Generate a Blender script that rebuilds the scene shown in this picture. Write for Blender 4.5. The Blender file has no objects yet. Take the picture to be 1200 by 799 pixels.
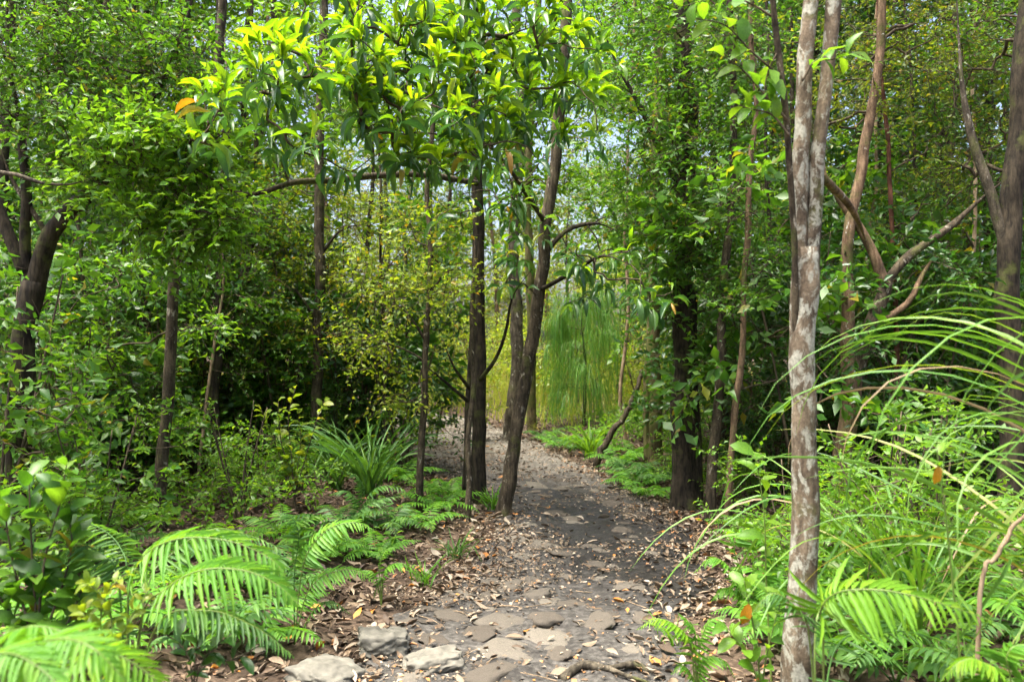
import bpy, math, random
import numpy as np
from mathutils import Matrix, Vector

# ------------------------------------------------------------------ camera, world, sun, exposure
sc = bpy.context.scene
COL = sc.collection
RES = 942.0 / 1200.0            # focal length in picture widths
EYE = 1.5
cam_d = bpy.data.cameras.new('camera')
cam = bpy.data.objects.new('camera', cam_d)
COL.objects.link(cam)
cam.location = (0, 0, EYE)
cam.rotation_euler = (math.radians(90), 0, 0)
cam_d.sensor_width = 36
cam_d.lens = 36 * RES
cam_d.clip_end = 2000
cam_d.clip_start = 0.05
cam_d.dof.use_dof = True
cam_d.dof.focus_distance = 5.2
cam_d.dof.aperture_fstop = 2.8
sc.camera = cam

SUN_EL, SUN_AZ = math.radians(72), math.radians(-118)      # azimuth from +Y towards +X
world = bpy.data.worlds.new('World')
sc.world = world
world.use_nodes = True
wn = world.node_tree.nodes
wl = world.node_tree.links
sky = wn.new('ShaderNodeTexSky')
sky.sky_type = 'NISHITA'
sky.sun_disc = False
sky.sun_elevation = SUN_EL
sky.sun_rotation = SUN_AZ
sky.air_density = 0.8
sky.dust_density = 6.0
sky.ozone_density = 0.3
wl.new(sky.outputs[0], wn['Background'].inputs[0])
wn['Background'].inputs[1].default_value = 0.15
sun_d = bpy.data.lights.new('sun', 'SUN')
sun_d.energy = 4.0
sun_d.angle = math.radians(34)
sun_d.color = (1.0, 0.97, 0.91)
sun = bpy.data.objects.new('sun', sun_d)
COL.objects.link(sun)
sdir = Vector((math.sin(SUN_AZ) * math.cos(SUN_EL), math.cos(SUN_AZ) * math.cos(SUN_EL), math.sin(SUN_EL)))
sun.rotation_euler = sdir.to_track_quat('Z', 'Y').to_euler()
sun.location = (0, 0, 30)

sc.view_settings.view_transform = 'Standard'
sc.view_settings.look = 'None'
sc.view_settings.gamma = 1.0
sc.view_settings.exposure = 1.8
sc.render.engine = 'CYCLES'
cy = sc.cycles
cy.max_bounces = 6
cy.diffuse_bounces = 3
cy.glossy_bounces = 2
cy.transmission_bounces = 4
cy.transparent_max_bounces = 4
cy.caustics_reflective = False
cy.caustics_refractive = False
cy.use_denoising = True
cy.use_adaptive_sampling = True
cy.adaptive_threshold = 0.04
cy.sample_clamp_indirect = 6.0

# ------------------------------------------------------------------ helpers
rng = np.random.default_rng(11)
random.seed(11)
TRI = 0

def nrm(a):
    a = np.asarray(a, float)
    return a / np.maximum(np.linalg.norm(a, axis=-1, keepdims=True), 1e-9)

def W(px, py, D):
    """a point D metres ahead of the eye, seen at photo pixel px, py"""
    return np.array([(px - 600) / 942.0 * D, D, EYE + (399.5 - py) / 942.0 * D])

def mk_mesh(name, V, polys, mat=None, smooth=False):
    global TRI
    V = np.ascontiguousarray(V, dtype=np.float32)
    me = bpy.data.meshes.new(name)
    me.vertices.add(len(V))
    me.vertices.foreach_set('co', V.ravel())
    loops, starts, off = [], [], 0
    for p in polys:
        p = np.asarray(p, dtype=np.int32)
        if len(p) == 0:
            continue
        k = p.shape[1]
        loops.append(p.ravel())
        starts.append(off + np.arange(len(p), dtype=np.int32) * k)
        off += p.size
        TRI += len(p) * (k - 2)
    loops = np.concatenate(loops)
    starts = np.concatenate(starts)
    me.loops.add(len(loops))
    me.loops.foreach_set('vertex_index', loops)
    me.polygons.add(len(starts))
    me.polygons.foreach_set('loop_start', starts)
    if smooth:
        me.polygons.foreach_set('use_smooth', np.ones(len(starts), dtype=bool))
    me.update(calc_edges=True)
    if mat:
        me.materials.append(mat)
    return me

def obj(name, me, parent=None, kind=None, loc=None):
    o = bpy.data.objects.new(name, me)
    COL.objects.link(o)
    if parent:
        o.parent = parent
    if kind:
        o['kind'] = kind
    if loc is not None:
        o.location = loc
    return o

def tag(o, label, cat, group=None):
    o['label'] = label
    o['category'] = cat
    if group:
        o['group'] = group
    return o

def thing(name, label, cat, loc=(0, 0, 0), rz=0.0, group=None, scale=1.0):
    o = bpy.data.objects.new(name, None)
    COL.objects.link(o)
    o.empty_display_size = 0.1
    o.location = loc
    o.rotation_euler = (0, 0, rz)
    o.scale = (scale,) * 3
    return tag(o, label, cat, group)

def copy_tree(src, loc, rz, scale, label, group, par=None):
    c = src.copy()
    COL.objects.link(c)
    if par is None:
        c.location = loc
        c.rotation_euler = (0, 0, rz)
        c.scale = (scale,) * 3
        c['label'] = label
        c['group'] = group
    else:
        c.parent = par
    for ch in src.children:
        copy_tree(ch, None, 0, 1, None, None, c)
    return c

class Geo:
    def __init__(s):
        s.V, s.Q, s.T, s.n = [], [], [], 0
    def add(s, V, quads=None, tris=None):
        if quads is not None and len(quads):
            s.Q.append(np.asarray(quads) + s.n)
        if tris is not None and len(tris):
            s.T.append(np.asarray(tris) + s.n)
        s.V.append(np.asarray(V, float))
        s.n += len(V)
    def mesh(s, name, mat, smooth=False, shift=None):
        V = np.concatenate(s.V)
        if shift is not None:
            V = V - np.asarray(shift)
        P = []
        if s.Q:
            P.append(np.concatenate(s.Q))
        if s.T:
            P.append(np.concatenate(s.T))
        return mk_mesh(name, V, P, mat, smooth)

def hash3(ix, iy, iz, seed):
    h = (ix.astype(np.int64) * 374761393 + iy.astype(np.int64) * 668265263 + iz.astype(np.int64) * 2147483647 + seed * 974711) & 0xffffffff
    h = ((h ^ (h >> 13)) * 1274126177) & 0xffffffff
    h = h ^ (h >> 16)
    return (h & 0xffff) / 65535.0 * 2 - 1

def noise3(x, y, z, seed=0):
    x, y, z = np.broadcast_arrays(np.asarray(x, float), np.asarray(y, float), np.asarray(z, float))
    ix, iy, iz = np.floor(x), np.floor(y), np.floor(z)
    fx, fy, fz = x - ix, y - iy, z - iz
    fx, fy, fz = [f * f * (3 - 2 * f) for f in (fx, fy, fz)]
    r = 0
    for a in (0, 1):
        for b in (0, 1):
            for c in (0, 1):
                w = (fx if a else 1 - fx) * (fy if b else 1 - fy) * (fz if c else 1 - fz)
                r = r + w * hash3(ix + a, iy + b, iz + c, seed)
    return r

def sstep(a, b, x):
    t = np.clip((x - a) / (b - a), 0, 1)
    return t * t * (3 - 2 * t)

# ------------------------------------------------------------------ the lie of the land
PD = np.array([0.0, 2.5, 3.54, 4.4, 5.05, 6.4, 8.3, 10.0, 12.3, 14.0, 15.5, 18.0, 22.0])
PL = np.array([-1.0, -0.95, -0.86, -0.62, -0.30, -0.08, -0.48, -1.15, -1.75, -2.5, -3.6, -5.4, -9.0])
PR = np.array([0.7, 0.72, 0.78, 1.02, 1.22, 1.42, 1.20, 0.85, 0.35, -0.1, -0.8, -2.4, -5.5])

def pdist(x, y):
    """metres inside (+) or outside (-) the path"""
    x, y = np.asarray(x, float), np.asarray(y, float)
    l, r = np.interp(y, PD, PL), np.interp(y, PD, PR)
    d = np.minimum(x - l, r - x) + 0.10 * noise3(x * 2.3, y * 2.3, 0, 5) + 0.05 * noise3(x * 6, y * 6, 0, 6)
    return np.where(y > 23, -9.0, d)

def hbase(x, y):
    return 0.05 * noise3(np.asarray(x) * 0.5, np.asarray(y) * 0.5, 0, 1) + 0.018 * noise3(np.asarray(x) * 2.1, np.asarray(y) * 2.1, 0, 2)

def hground(x, y):
    d = pdist(x, y)
    return (hbase(x, y) + 0.14 * sstep(0.0, 1.5, -d) - 0.07 * sstep(-0.06, 0.16, d) + 0.012 * noise3(np.asarray(x) * 9, np.asarray(y) * 9, 0, 4))

def hpath(x, y):
    d = pdist(x, y)
    return (hbase(x, y) + 0.016 * noise3(np.asarray(x) * 5, np.asarray(y) * 5, 0, 8) + 0.008 * noise3(np.asarray(x) * 13, np.asarray(y) * 13, 0, 9)
            + 0.004 * noise3(np.asarray(x) * 31, np.asarray(y) * 31, 0, 10) - 0.10 * sstep(0.05, -0.25, d))

def gz(x, y):
    return float(np.maximum(hground(x, y), np.where(pdist(x, y) > -0.3, hpath(x, y), -9)))

# ------------------------------------------------------------------ materials
def new_mat(name):
    m = bpy.data.materials.new(name)
    m.use_nodes = True
    nt = m.node_tree
    b = nt.nodes['Principled BSDF']
    return m, nt, b

def N(nt, t, **kw):
    n = nt.nodes.new(t)
    for k, v in kw.items():
        if isinstance(v, (int, float, tuple)) and k in n.inputs:
            n.inputs[k].default_value = v
        else:
            setattr(n, k, v)
    return n

def ramp(nt, stops, fac=None, interp='LINEAR'):
    r = nt.nodes.new('ShaderNodeValToRGB')
    r.color_ramp.interpolation = interp
    e = r.color_ramp.elements
    while len(e) < len(stops):
        e.new(0.5)
    for i, (p, c) in enumerate(stops):
        e[i].position = p
        e[i].color = tuple(c) + (1,)
    if fac is not None:
        nt.links.new(fac, r.inputs[0])
    return r

def mixc(nt, fac, a, b, mode='MIX'):
    m = nt.nodes.new('ShaderNodeMix')
    m.data_type = 'RGBA'
    m.blend_type = mode
    for k, v in ((0, fac), (6, a), (7, b)):
        if hasattr(v, 'links') or hasattr(v, 'is_output'):
            nt.links.new(v, m.inputs[k])
        elif isinstance(v, tuple):
            m.inputs[k].default_value = v + (1,) if len(v) == 3 else v
        else:
            m.inputs[k].default_value = v
    return m.outputs[2]

def leaf_mat(name, stops, trans=0.42, rough=0.42, spec=0.45, tint=(1.7, 1.55, 0.55), vein=0.0):
    m, nt, b = new_mat(name)
    g = N(nt, 'ShaderNodeNewGeometry')
    oi = N(nt, 'ShaderNodeObjectInfo')
    ad = N(nt, 'ShaderNodeMath', operation='ADD')
    nt.links.new(g.outputs['Random Per Island'], ad.inputs[0])
    nt.links.new(oi.outputs['Random'], ad.inputs[1])
    fr = N(nt, 'ShaderNodeMath', operation='FRACT')
    nt.links.new(ad.outputs[0], fr.inputs[0])
    r = ramp(nt, stops, fr.outputs[0])
    tc = N(nt, 'ShaderNodeTexCoord')
    nz = N(nt, 'ShaderNodeTexNoise', Scale=14.0, Detail=3.0)
    nt.links.new(tc.outputs['Object'], nz.inputs['Vector'])
    rr = ramp(nt, [(0.3, (0.72, 0.74, 0.7)), (0.7, (1.15, 1.12, 1.1))], nz.outputs[0])
    col = mixc(nt, 1.0, r.outputs[0], rr.outputs[0], 'MULTIPLY')
    n6 = N(nt, 'ShaderNodeTexNoise', Scale=55.0, Detail=2.0)
    nt.links.new(tc.outputs['Object'], n6.inputs['Vector'])
    k6 = ramp(nt, [(0.66, (0, 0, 0)), (0.74, (0.55, 0.55, 0.55))], n6.outputs[0])
    col = mixc(nt, k6.outputs[0], col, (0.10, 0.075, 0.022))
    nt.links.new(col, b.inputs['Base Color'])
    b.inputs['Roughness'].default_value = rough
    b.inputs['Specular IOR Level'].default_value = spec
    tr = N(nt, 'ShaderNodeBsdfTranslucent')
    tcx = mixc(nt, 1.0, col, tint, 'MULTIPLY')
    nt.links.new(tcx, tr.inputs[0])
    mx = N(nt, 'ShaderNodeMixShader')
    mx.inputs[0].default_value = trans
    nt.links.new(b.outputs[0], mx.inputs[1])
    nt.links.new(tr.outputs[0], mx.inputs[2])
    nt.links.new(mx.outputs[0], nt.nodes['Material Output'].inputs[0])
    return m

def bark_mat(name, dark, light, lichen=0.0, moss=0.0, scale=1.0, lcol=(0.52, 0.53, 0.47), bump=0.6):
    m, nt, b = new_mat(name)
    tc = N(nt, 'ShaderNodeTexCoord')
    mp = N(nt, 'ShaderNodeMapping')
    mp.inputs['Scale'].default_value = (scale, scale, scale * 0.22)
    nt.links.new(tc.outputs['Object'], mp.inputs[0])
    n1 = N(nt, 'ShaderNodeTexNoise', Scale=38.0, Detail=6.0, Roughness=0.65)
    nt.links.new(mp.outputs[0], n1.inputs['Vector'])
    n2 = N(nt, 'ShaderNodeTexNoise', Scale=7.0, Detail=3.0)
    nt.links.new(tc.outputs['Object'], n2.inputs['Vector'])
    r1 = ramp(nt, [(0.38, dark), (0.62, light)], n1.outputs[0])
    r2 = ramp(nt, [(0.32, (0.5, 0.48, 0.45)), (0.68, (1.35, 1.3, 1.22))], n2.outputs[0])
    col = mixc(nt, 1.0, r1.outputs[0], r2.outputs[0], 'MULTIPLY')
    if moss:
        n4 = N(nt, 'ShaderNodeTexNoise', Scale=4.3, Detail=5.0, Roughness=0.6)
        nt.links.new(tc.outputs['Object'], n4.inputs['Vector'])
        k = ramp(nt, [(0.62 - 0.3 * moss, (0, 0, 0)), (0.75 - 0.25 * moss, (0.85, 0.85, 0.85))], n4.outputs[0])
        col = mixc(nt, k.outputs[0], col, (0.085, 0.10, 0.022))
    if lichen:
        mp2 = N(nt, 'ShaderNodeMapping')
        mp2.inputs['Scale'].default_value = (1, 1, 0.6)
        nt.links.new(tc.outputs['Object'], mp2.inputs[0])
        n3 = N(nt, 'ShaderNodeTexNoise', Scale=19.0, Detail=8.0, Roughness=0.68, Distortion=0.5)
        nt.links.new(mp2.outputs[0], n3.inputs['Vector'])
        k = ramp(nt, [(0.66 - 0.22 * lichen, (0, 0, 0)), (0.71 - 0.2 * lichen, (0.9, 0.9, 0.9))], n3.outputs[0])
        col = mixc(nt, k.outputs[0], col, lcol)
        n5 = N(nt, 'ShaderNodeTexNoise', Scale=90.0, Detail=2.0)
        nt.links.new(tc.outputs['Object'], n5.inputs['Vector'])
        k5 = ramp(nt, [(0.35, (0.7, 0.7, 0.68)), (0.65, (1.1, 1.1, 1.1))], n5.outputs[0])
        col = mixc(nt, 1.0, col, k5.outputs[0], 'MULTIPLY')
    nt.links.new(col, b.inputs['Base Color'])
    b.inputs['Roughness'].default_value = 0.9
    b.inputs['Specular IOR Level'].default_value = 0.2
    bp = N(nt, 'ShaderNodeBump', Strength=bump, Distance=0.02)
    nt.links.new(n1.outputs[0], bp.inputs['Height'])
    nt.links.new(bp.outputs[0], b.inputs['Normal'])
    return m

def island_mat(name, stops, rough=0.8, spec=0.2, interp='LINEAR', noise=25.0):
    m, nt, b = new_mat(name)
    g = N(nt, 'ShaderNodeNewGeometry')
    oi = N(nt, 'ShaderNodeObjectInfo')
    ad = N(nt, 'ShaderNodeMath', operation='ADD')
    nt.links.new(g.outputs['Random Per Island'], ad.inputs[0])
    nt.links.new(oi.outputs['Random'], ad.inputs[1])
    fr = N(nt, 'ShaderNodeMath', operation='FRACT')
    nt.links.new(ad.outputs[0], fr.inputs[0])
    r = ramp(nt, stops, fr.outputs[0], interp)
    tc = N(nt, 'ShaderNodeTexCoord')
    nz = N(nt, 'ShaderNodeTexNoise', Scale=noise, Detail=5.0, Roughness=0.65)
    nt.links.new(tc.outputs['Object'], nz.inputs['Vector'])
    rr = ramp(nt, [(0.3, (0.6, 0.6, 0.6)), (0.7, (1.2, 1.2, 1.2))], nz.outputs[0])
    nt.links.new(mixc(nt, 1.0, r.outputs[0], rr.outputs[0], 'MULTIPLY'), b.inputs['Base Color'])
    b.inputs['Roughness'].default_value = rough
    b.inputs['Specular IOR Level'].default_value = spec
    bp = N(nt, 'ShaderNodeBump', Strength=0.4, Distance=0.01)
    nt.links.new(nz.outputs[0], bp.inputs['Height'])
    nt.links.new(bp.outputs[0], b.inputs['Normal'])
    return m

M = {}
# foliage: (position, albedo)
M['mid'] = leaf_mat('leaf_mid_green', [(0, (0.040, 0.125, 0.014)), (0.5, (0.070, 0.180, 0.018)), (0.95, (0.105, 0.220, 0.022)), (1, (0.22, 0.18, 0.02))], trans=0.5)
M['bright'] = leaf_mat('leaf_bright_green', [(0, (0.080, 0.205, 0.016)), (0.6, (0.125, 0.270, 0.022)), (1, (0.175, 0.310, 0.026))], trans=0.52)
M['yellow'] = leaf_mat('leaf_yellow_green', [(0, (0.14, 0.23, 0.018)), (0.6, (0.20, 0.285, 0.022)), (0.95, (0.27, 0.31, 0.028)), (1, (0.38, 0.23, 0.03))], trans=0.55, tint=(1.6, 1.5, 0.6))
M['dark'] = leaf_mat('leaf_dark_green', [(0, (0.022, 0.080, 0.014)), (0.6, (0.040, 0.120, 0.018)), (1, (0.068, 0.155, 0.020))], trans=0.4, rough=0.36, spec=0.55)
M['olive'] = leaf_mat('leaf_olive', [(0, (0.075, 0.125, 0.018)), (0.6, (0.115, 0.175, 0.022)), (0.94, (0.17, 0.20, 0.03)), (1, (0.28, 0.19, 0.04))], trans=0.5)
M['young'] = leaf_mat('leaf_young_shoot', [(0, (0.10, 0.24, 0.018)), (0.35, (0.16, 0.31, 0.018)), (0.8, (0.22, 0.36, 0.018)), (1, (0.28, 0.38, 0.02))], trans=0.6, rough=0.4, tint=(1.6, 1.5, 0.4))
M['old'] = leaf_mat('leaf_old_leathery', [(0, (0.030, 0.095, 0.034)), (0.5, (0.055, 0.145, 0.040)), (0.9, (0.10, 0.21, 0.040)), (0.98, (0.13, 0.24, 0.04)), (1, (0.40, 0.18, 0.02))], trans=0.38, rough=0.36, spec=0.5)
M['fern'] = leaf_mat('fern_green', [(0, (0.075, 0.215, 0.020)), (0.6, (0.105, 0.27, 0.026)), (1, (0.145, 0.30, 0.030))], trans=0.42, rough=0.5, spec=0.3)
M['fern_y'] = leaf_mat('fern_lime_green', [(0, (0.11, 0.26, 0.018)), (0.6, (0.145, 0.31, 0.022)), (1, (0.20, 0.34, 0.024))], trans=0.45, rough=0.45, spec=0.3)
M['fern_d'] = leaf_mat('fern_dull_green', [(0, (0.045, 0.125, 0.026)), (0.6, (0.070, 0.175, 0.032)), (1, (0.10, 0.21, 0.036))], trans=0.38, rough=0.5, spec=0.35)
M['blade'] = leaf_mat('sedge_blade', [(0, (0.075, 0.185, 0.028)), (0.5, (0.105, 0.24, 0.034)), (0.92, (0.15, 0.27, 0.04)), (1, (0.26, 0.24, 0.06))], trans=0.38, rough=0.45, spec=0.4)
M['needle'] = leaf_mat('weeping_needles', [(0, (0.08, 0.22, 0.035)), (0.6, (0.14, 0.30, 0.045)), (0.95, (0.20, 0.35, 0.055)), (1, (0.22, 0.17, 0.08))], trans=0.45, rough=0.5, tint=(1.3, 1.4, 0.7))
M['straw'] = leaf_mat('dry_grass', [(0, (0.28, 0.36, 0.05)), (0.6, (0.40, 0.43, 0.07)), (1, (0.48, 0.42, 0.14))], trans=0.5, tint=(1.3, 1.3, 0.6))
M['deadblade'] = leaf_mat('dead_sedge_blade', [(0, (0.20, 0.14, 0.07)), (1, (0.30, 0.22, 0.12))], trans=0.25, rough=0.6, tint=(1.2, 1.1, 0.8))
M['autumn'] = leaf_mat('leaf_turning_orange', [(0, (0.55, 0.22, 0.012)), (0.6, (0.58, 0.32, 0.015)), (1, (0.5, 0.15, 0.015))], trans=0.4, tint=(1.2, 1.1, 0.5))
# wood
M['bark_lichen'] = bark_mat('bark_pale_lichen', (0.085, 0.066, 0.047), (0.185, 0.148, 0.106), lichen=0.74, moss=0.2, scale=0.8, lcol=(0.33, 0.325, 0.265))
M['bark_brown'] = bark_mat('bark_brown', (0.026, 0.021, 0.014), (0.094, 0.076, 0.050), lichen=0.28, moss=0.2, lcol=(0.30, 0.27, 0.21))
M['bark_dark'] = bark_mat('bark_dark', (0.012, 0.010, 0.007), (0.048, 0.039, 0.026), moss=0.25)
M['bark_moss'] = bark_mat('bark_mossy', (0.06, 0.05, 0.025), (0.17, 0.14, 0.07), moss=0.7)
M['bark_tan'] = bark_mat('bark_tan', (0.085, 0.054, 0.033), (0.21, 0.145, 0.092), lichen=0.15, moss=0.35)
M['bark_grey'] = bark_mat('bark_grey', (0.040, 0.034, 0.025), (0.12, 0.104, 0.076), lichen=0.3, moss=0.25, lcol=(0.36, 0.34, 0.28))
M['bark_red'] = bark_mat('bark_red', (0.07, 0.03, 0.02), (0.17, 0.08, 0.05))
M['twig'] = bark_mat('twig_bark', (0.04, 0.032, 0.021), (0.11, 0.088, 0.058), bump=0.2)
M['vine'] = bark_mat('vine_bark', (0.16, 0.115, 0.07), (0.32, 0.25, 0.17), bump=0.3)
M['greenstem'] = leaf_mat('green_stem', [(0, (0.10, 0.16, 0.03)), (1, (0.14, 0.20, 0.04))], trans=0.1)
# ground
LIT = [(0.0, (0.065, 0.043, 0.024)), (0.2, (0.125, 0.083, 0.047)), (0.45, (0.195, 0.140, 0.086)), (0.68, (0.265, 0.206, 0.140)), (0.9, (0.34, 0.288, 0.215)), (0.96, (0.38, 0.17, 0.06)), (1.0, (0.46, 0.19, 0.03))]
M['litter'] = island_mat('dead_leaves', LIT, rough=0.6, spec=0.35)
M['litter_dark'] = island_mat('dead_leaves_dark', [(0, (0.032, 0.020, 0.011)), (0.45, (0.080, 0.050, 0.028)), (0.8, (0.155, 0.104, 0.062)), (0.95, (0.24, 0.175, 0.112)), (1, (0.40, 0.17, 0.03))], rough=0.6, spec=0.3)  # darker brown leaf colours, mostly used away from the track
M['litter_orange'] = island_mat('dead_leaves_orange', [(0, (0.42, 0.15, 0.02)), (0.5, (0.50, 0.24, 0.04)), (1, (0.38, 0.12, 0.03))], rough=0.5, spec=0.4)
M['rock'] = island_mat('sandstone', [(0, (0.105, 0.10, 0.08)), (0.5, (0.135, 0.127, 0.102)), (1, (0.165, 0.152, 0.12))], rough=0.9, noise=17.0)
M['stone'] = island_mat('path_stone', [(0, (0.060, 0.050, 0.038)), (0.5, (0.098, 0.084, 0.065)), (1, (0.145, 0.128, 0.10))], rough=0.85, noise=22.0)

def ground_material(name, a, b_, c, damp=False):
    m, nt, b = new_mat(name)
    tc = N(nt, 'ShaderNodeTexCoord')
    n1 = N(nt, 'ShaderNodeTexNoise', Scale=2.3, Detail=5.0)
    n2 = N(nt, 'ShaderNodeTexNoise', Scale=26.0, Detail=7.0, Roughness=0.7)
    n3 = N(nt, 'ShaderNodeTexVoronoi', Scale=60.0)
    for n in (n1, n2, n3):
        nt.links.new(tc.outputs['Object'], n.inputs['Vector'])
    r1 = ramp(nt, [(0.33, a), (0.5, b_), (0.7, c)], n2.outputs[0])
    r2 = ramp(nt, [(0.3, (0.65, 0.65, 0.65)), (0.7, (1.2, 1.2, 1.2))], n1.outputs[0])
    col = mixc(nt, 1.0, r1.outputs[0], r2.outputs[0], 'MULTIPLY')
    r3 = ramp(nt, [(0.1, (1.3, 1.25, 1.2)), (0.3, (0.95, 0.95, 0.95))], n3.outputs[0])
    col = mixc(nt, 0.6, col, r3.outputs[0], 'MULTIPLY')
    if damp:      # further along, the track's colour turns pale and sandy
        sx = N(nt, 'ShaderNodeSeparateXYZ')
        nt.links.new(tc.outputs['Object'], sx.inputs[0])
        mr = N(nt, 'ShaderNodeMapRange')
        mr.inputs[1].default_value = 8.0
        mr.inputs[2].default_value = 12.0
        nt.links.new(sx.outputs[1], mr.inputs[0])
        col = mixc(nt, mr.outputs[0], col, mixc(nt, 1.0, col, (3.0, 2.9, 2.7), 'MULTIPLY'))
    if damp:      # a wet patch of mud with its own ragged outline
        mp = N(nt, 'ShaderNodeMapping')
        mp.vector_type = 'TEXTURE'
        mp.inputs['Location'].default_value = (0.86, 6.1, 0)
        mp.inputs['Rotation'].default_value = (0, 0, math.radians(14))
        mp.inputs['Scale'].default_value = (0.72, 2.3, 3.0)
        nt.links.new(tc.outputs['Object'], mp.inputs[0])
        ln = N(nt, 'ShaderNodeVectorMath', operation='LENGTH')
        nt.links.new(mp.outputs[0], ln.inputs[0])
        n4 = N(nt, 'ShaderNodeTexNoise', Scale=3.4, Detail=6.0, Roughness=0.7)
        nt.links.new(tc.outputs['Object'], n4.inputs['Vector'])
        ad = N(nt, 'ShaderNodeMath', operation='MULTIPLY_ADD')
        nt.links.new(n4.outputs[0], ad.inputs[0])
        ad.inputs[1].default_value = 1.6
        nt.links.new(ln.outputs['Value'], ad.inputs[2])
        k = ramp(nt, [(0.0, (1, 1, 1)), (0.74, (1, 1, 1)), (1.0, (0, 0, 0))])
        dv = N(nt, 'ShaderNodeMath', operation='DIVIDE')
        nt.links.new(ad.outputs[0], dv.inputs[0])
        dv.inputs[1].default_value = 1.95
        nt.links.new(dv.outputs[0], k.inputs[0])
        col = mixc(nt, k.outputs[0], col, mixc(nt, 1.0, col, (0.34, 0.33, 0.33), 'MULTIPLY'))
        rr = ramp(nt, [(0, (0.95,) * 3), (1, (0.55,) * 3)], k.outputs[0])
        nt.links.new(rr.outputs[0], b.inputs['Roughness'])
    else:
        b.inputs['Roughness'].default_value = 0.95
    b.inputs['Specular IOR Level'].default_value = 0.25 if damp else 0.15
    nt.links.new(col, b.inputs['Base Color'])
    bp = N(nt, 'ShaderNodeBump', Strength=0.8, Distance=0.012)
    nt.links.new(n2.outputs[0], bp.inputs['Height'])
    nt.links.new(bp.outputs[0], b.inputs['Normal'])
    return m
M['soil'] = ground_material('forest_soil', (0.030, 0.021, 0.014), (0.075, 0.052, 0.035), (0.14, 0.10, 0.07))
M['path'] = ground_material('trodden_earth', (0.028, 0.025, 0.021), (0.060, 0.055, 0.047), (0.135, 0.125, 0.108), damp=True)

# ------------------------------------------------------------------ ground, path
def grid_mesh(name, X, Y, Z, mat):
    ny, nx = X.shape
    V = np.stack([X, Y, Z], -1).reshape(-1, 3)
    i = np.arange(ny * nx).reshape(ny, nx)
    Q = np.stack([i[:-1, :-1], i[:-1, 1:], i[1:, 1:], i[1:, :-1]], -1).reshape(-1, 4)
    return mk_mesh(name, V, [Q], mat, True)

u = np.linspace(-1, 1, 320)
gx = 7 * u + 230 * np.sign(u) * np.abs(u) ** 9
v = np.linspace(0, 1, 300)
gy = -4 + 19 * v + 400 * v ** 10
v2 = np.array([-120, -60, -30, -15, -8.])
gy = np.concatenate([v2, gy])
GX, GY = np.meshgrid(gx, gy)
floor = obj('forest_floor', grid_mesh('forest_floor', GX, GY, hground(GX, GY), M['soil']), kind='structure')
floor['label'] = 'dark forest floor under leaf litter either side of the track'

s = np.concatenate([np.linspace(0.6, 9, 330), np.linspace(9.05, 22, 150)])
t = np.linspace(-0.4, 1.4, 110)
S, T = np.meshgrid(s, t, indexing='ij')
PLs, PRs = np.interp(S, PD, PL), np.interp(S, PD, PR)
PX = PLs + (PRs - PLs) * T
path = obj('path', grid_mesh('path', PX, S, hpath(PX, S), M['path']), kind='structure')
path['label'] = 'trodden earth walking track with embedded stones and a wet patch'

# ------------------------------------------------------------------ leaf templates  (x across, y along, z normal); quads and tris
def tmpl(ws, ys, zs, fold=0.25):
    """leaf with a midrib: half widths ws at ys, first and last are points"""
    V, T_, Q_ = [(0, ys[0], zs[0])], [], []
    prev = None
    for w, y, z in list(zip(ws, ys, zs))[1:-1]:
        k = len(V)
        V += [(-w, y, z + fold * w), (0, y, z), (w, y, z + fold * w)]
        if prev is None:
            T_ += [(0, k + 1, k), (0, k + 2, k + 1)]
        else:
            Q_ += [(prev, prev + 1, k + 1, k), (prev + 1, prev + 2, k + 2, k + 1)]
        prev = k
    V.append((0, ys[-1], zs[-1]))
    e = len(V) - 1
    T_ += [(prev, prev + 1, e), (prev + 1, prev + 2, e)]
    return np.array(V, float), np.array(Q_, int).reshape(-1, 4), np.array(T_, int)

L_SMALL = tmpl([0, 0.5, 0], [0, 0.45, 1], [0, 0.03, -0.08])
L_MID = tmpl([0, 0.42, 0.40, 0], [0, 0.3, 0.65, 1], [0, 0.04, 0.0, -0.14])
L_BIG = [tmpl([0.02, 0.16, 0.42, 0.5, 0.36, 0], [0, 0.12, 0.35, 0.58, 0.82, 1], [0, 0.01, 0.05 + c * 0.2, 0.03 + c * 0.1, -0.06 - c, -0.16 - 2 * c], fold=f)
         for c, f in ((0.0, 0.25), (0.05, 0.35), (0.1, 0.1), (-0.04, 0.45))]
L_OVAL = [tmpl([0.02, 0.34, 0.5, 0.40, 0], [0, 0.2, 0.48, 0.78, 1], [0, 0.02, 0.02, -0.05 - c, -0.15 - c], fold=f) for c, f in ((0, 0.2), (0.08, 0.3), (0.12, 0.1))]
def pinna(n, curl):
    ys = np.linspace(0, 1, n + 2)
    w = 0.5 * np.clip(np.minimum(1, ys / 0.06), 0, 1) * np.clip(1.25 * (1 - ys ** 2.2), 0, 1)
    w = w * (1 + 0.10 * np.cos(np.arange(n + 2) * math.pi))
    w[0] = w[-1] = 0
    return tmpl(list(w), list(ys), list(-curl * ys ** 2), fold=0.12)
PIN_HI = [pinna(7, c) for c in (0.06, 0.16, 0.26)]
PIN_LO = pinna(3, 0.14)

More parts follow.
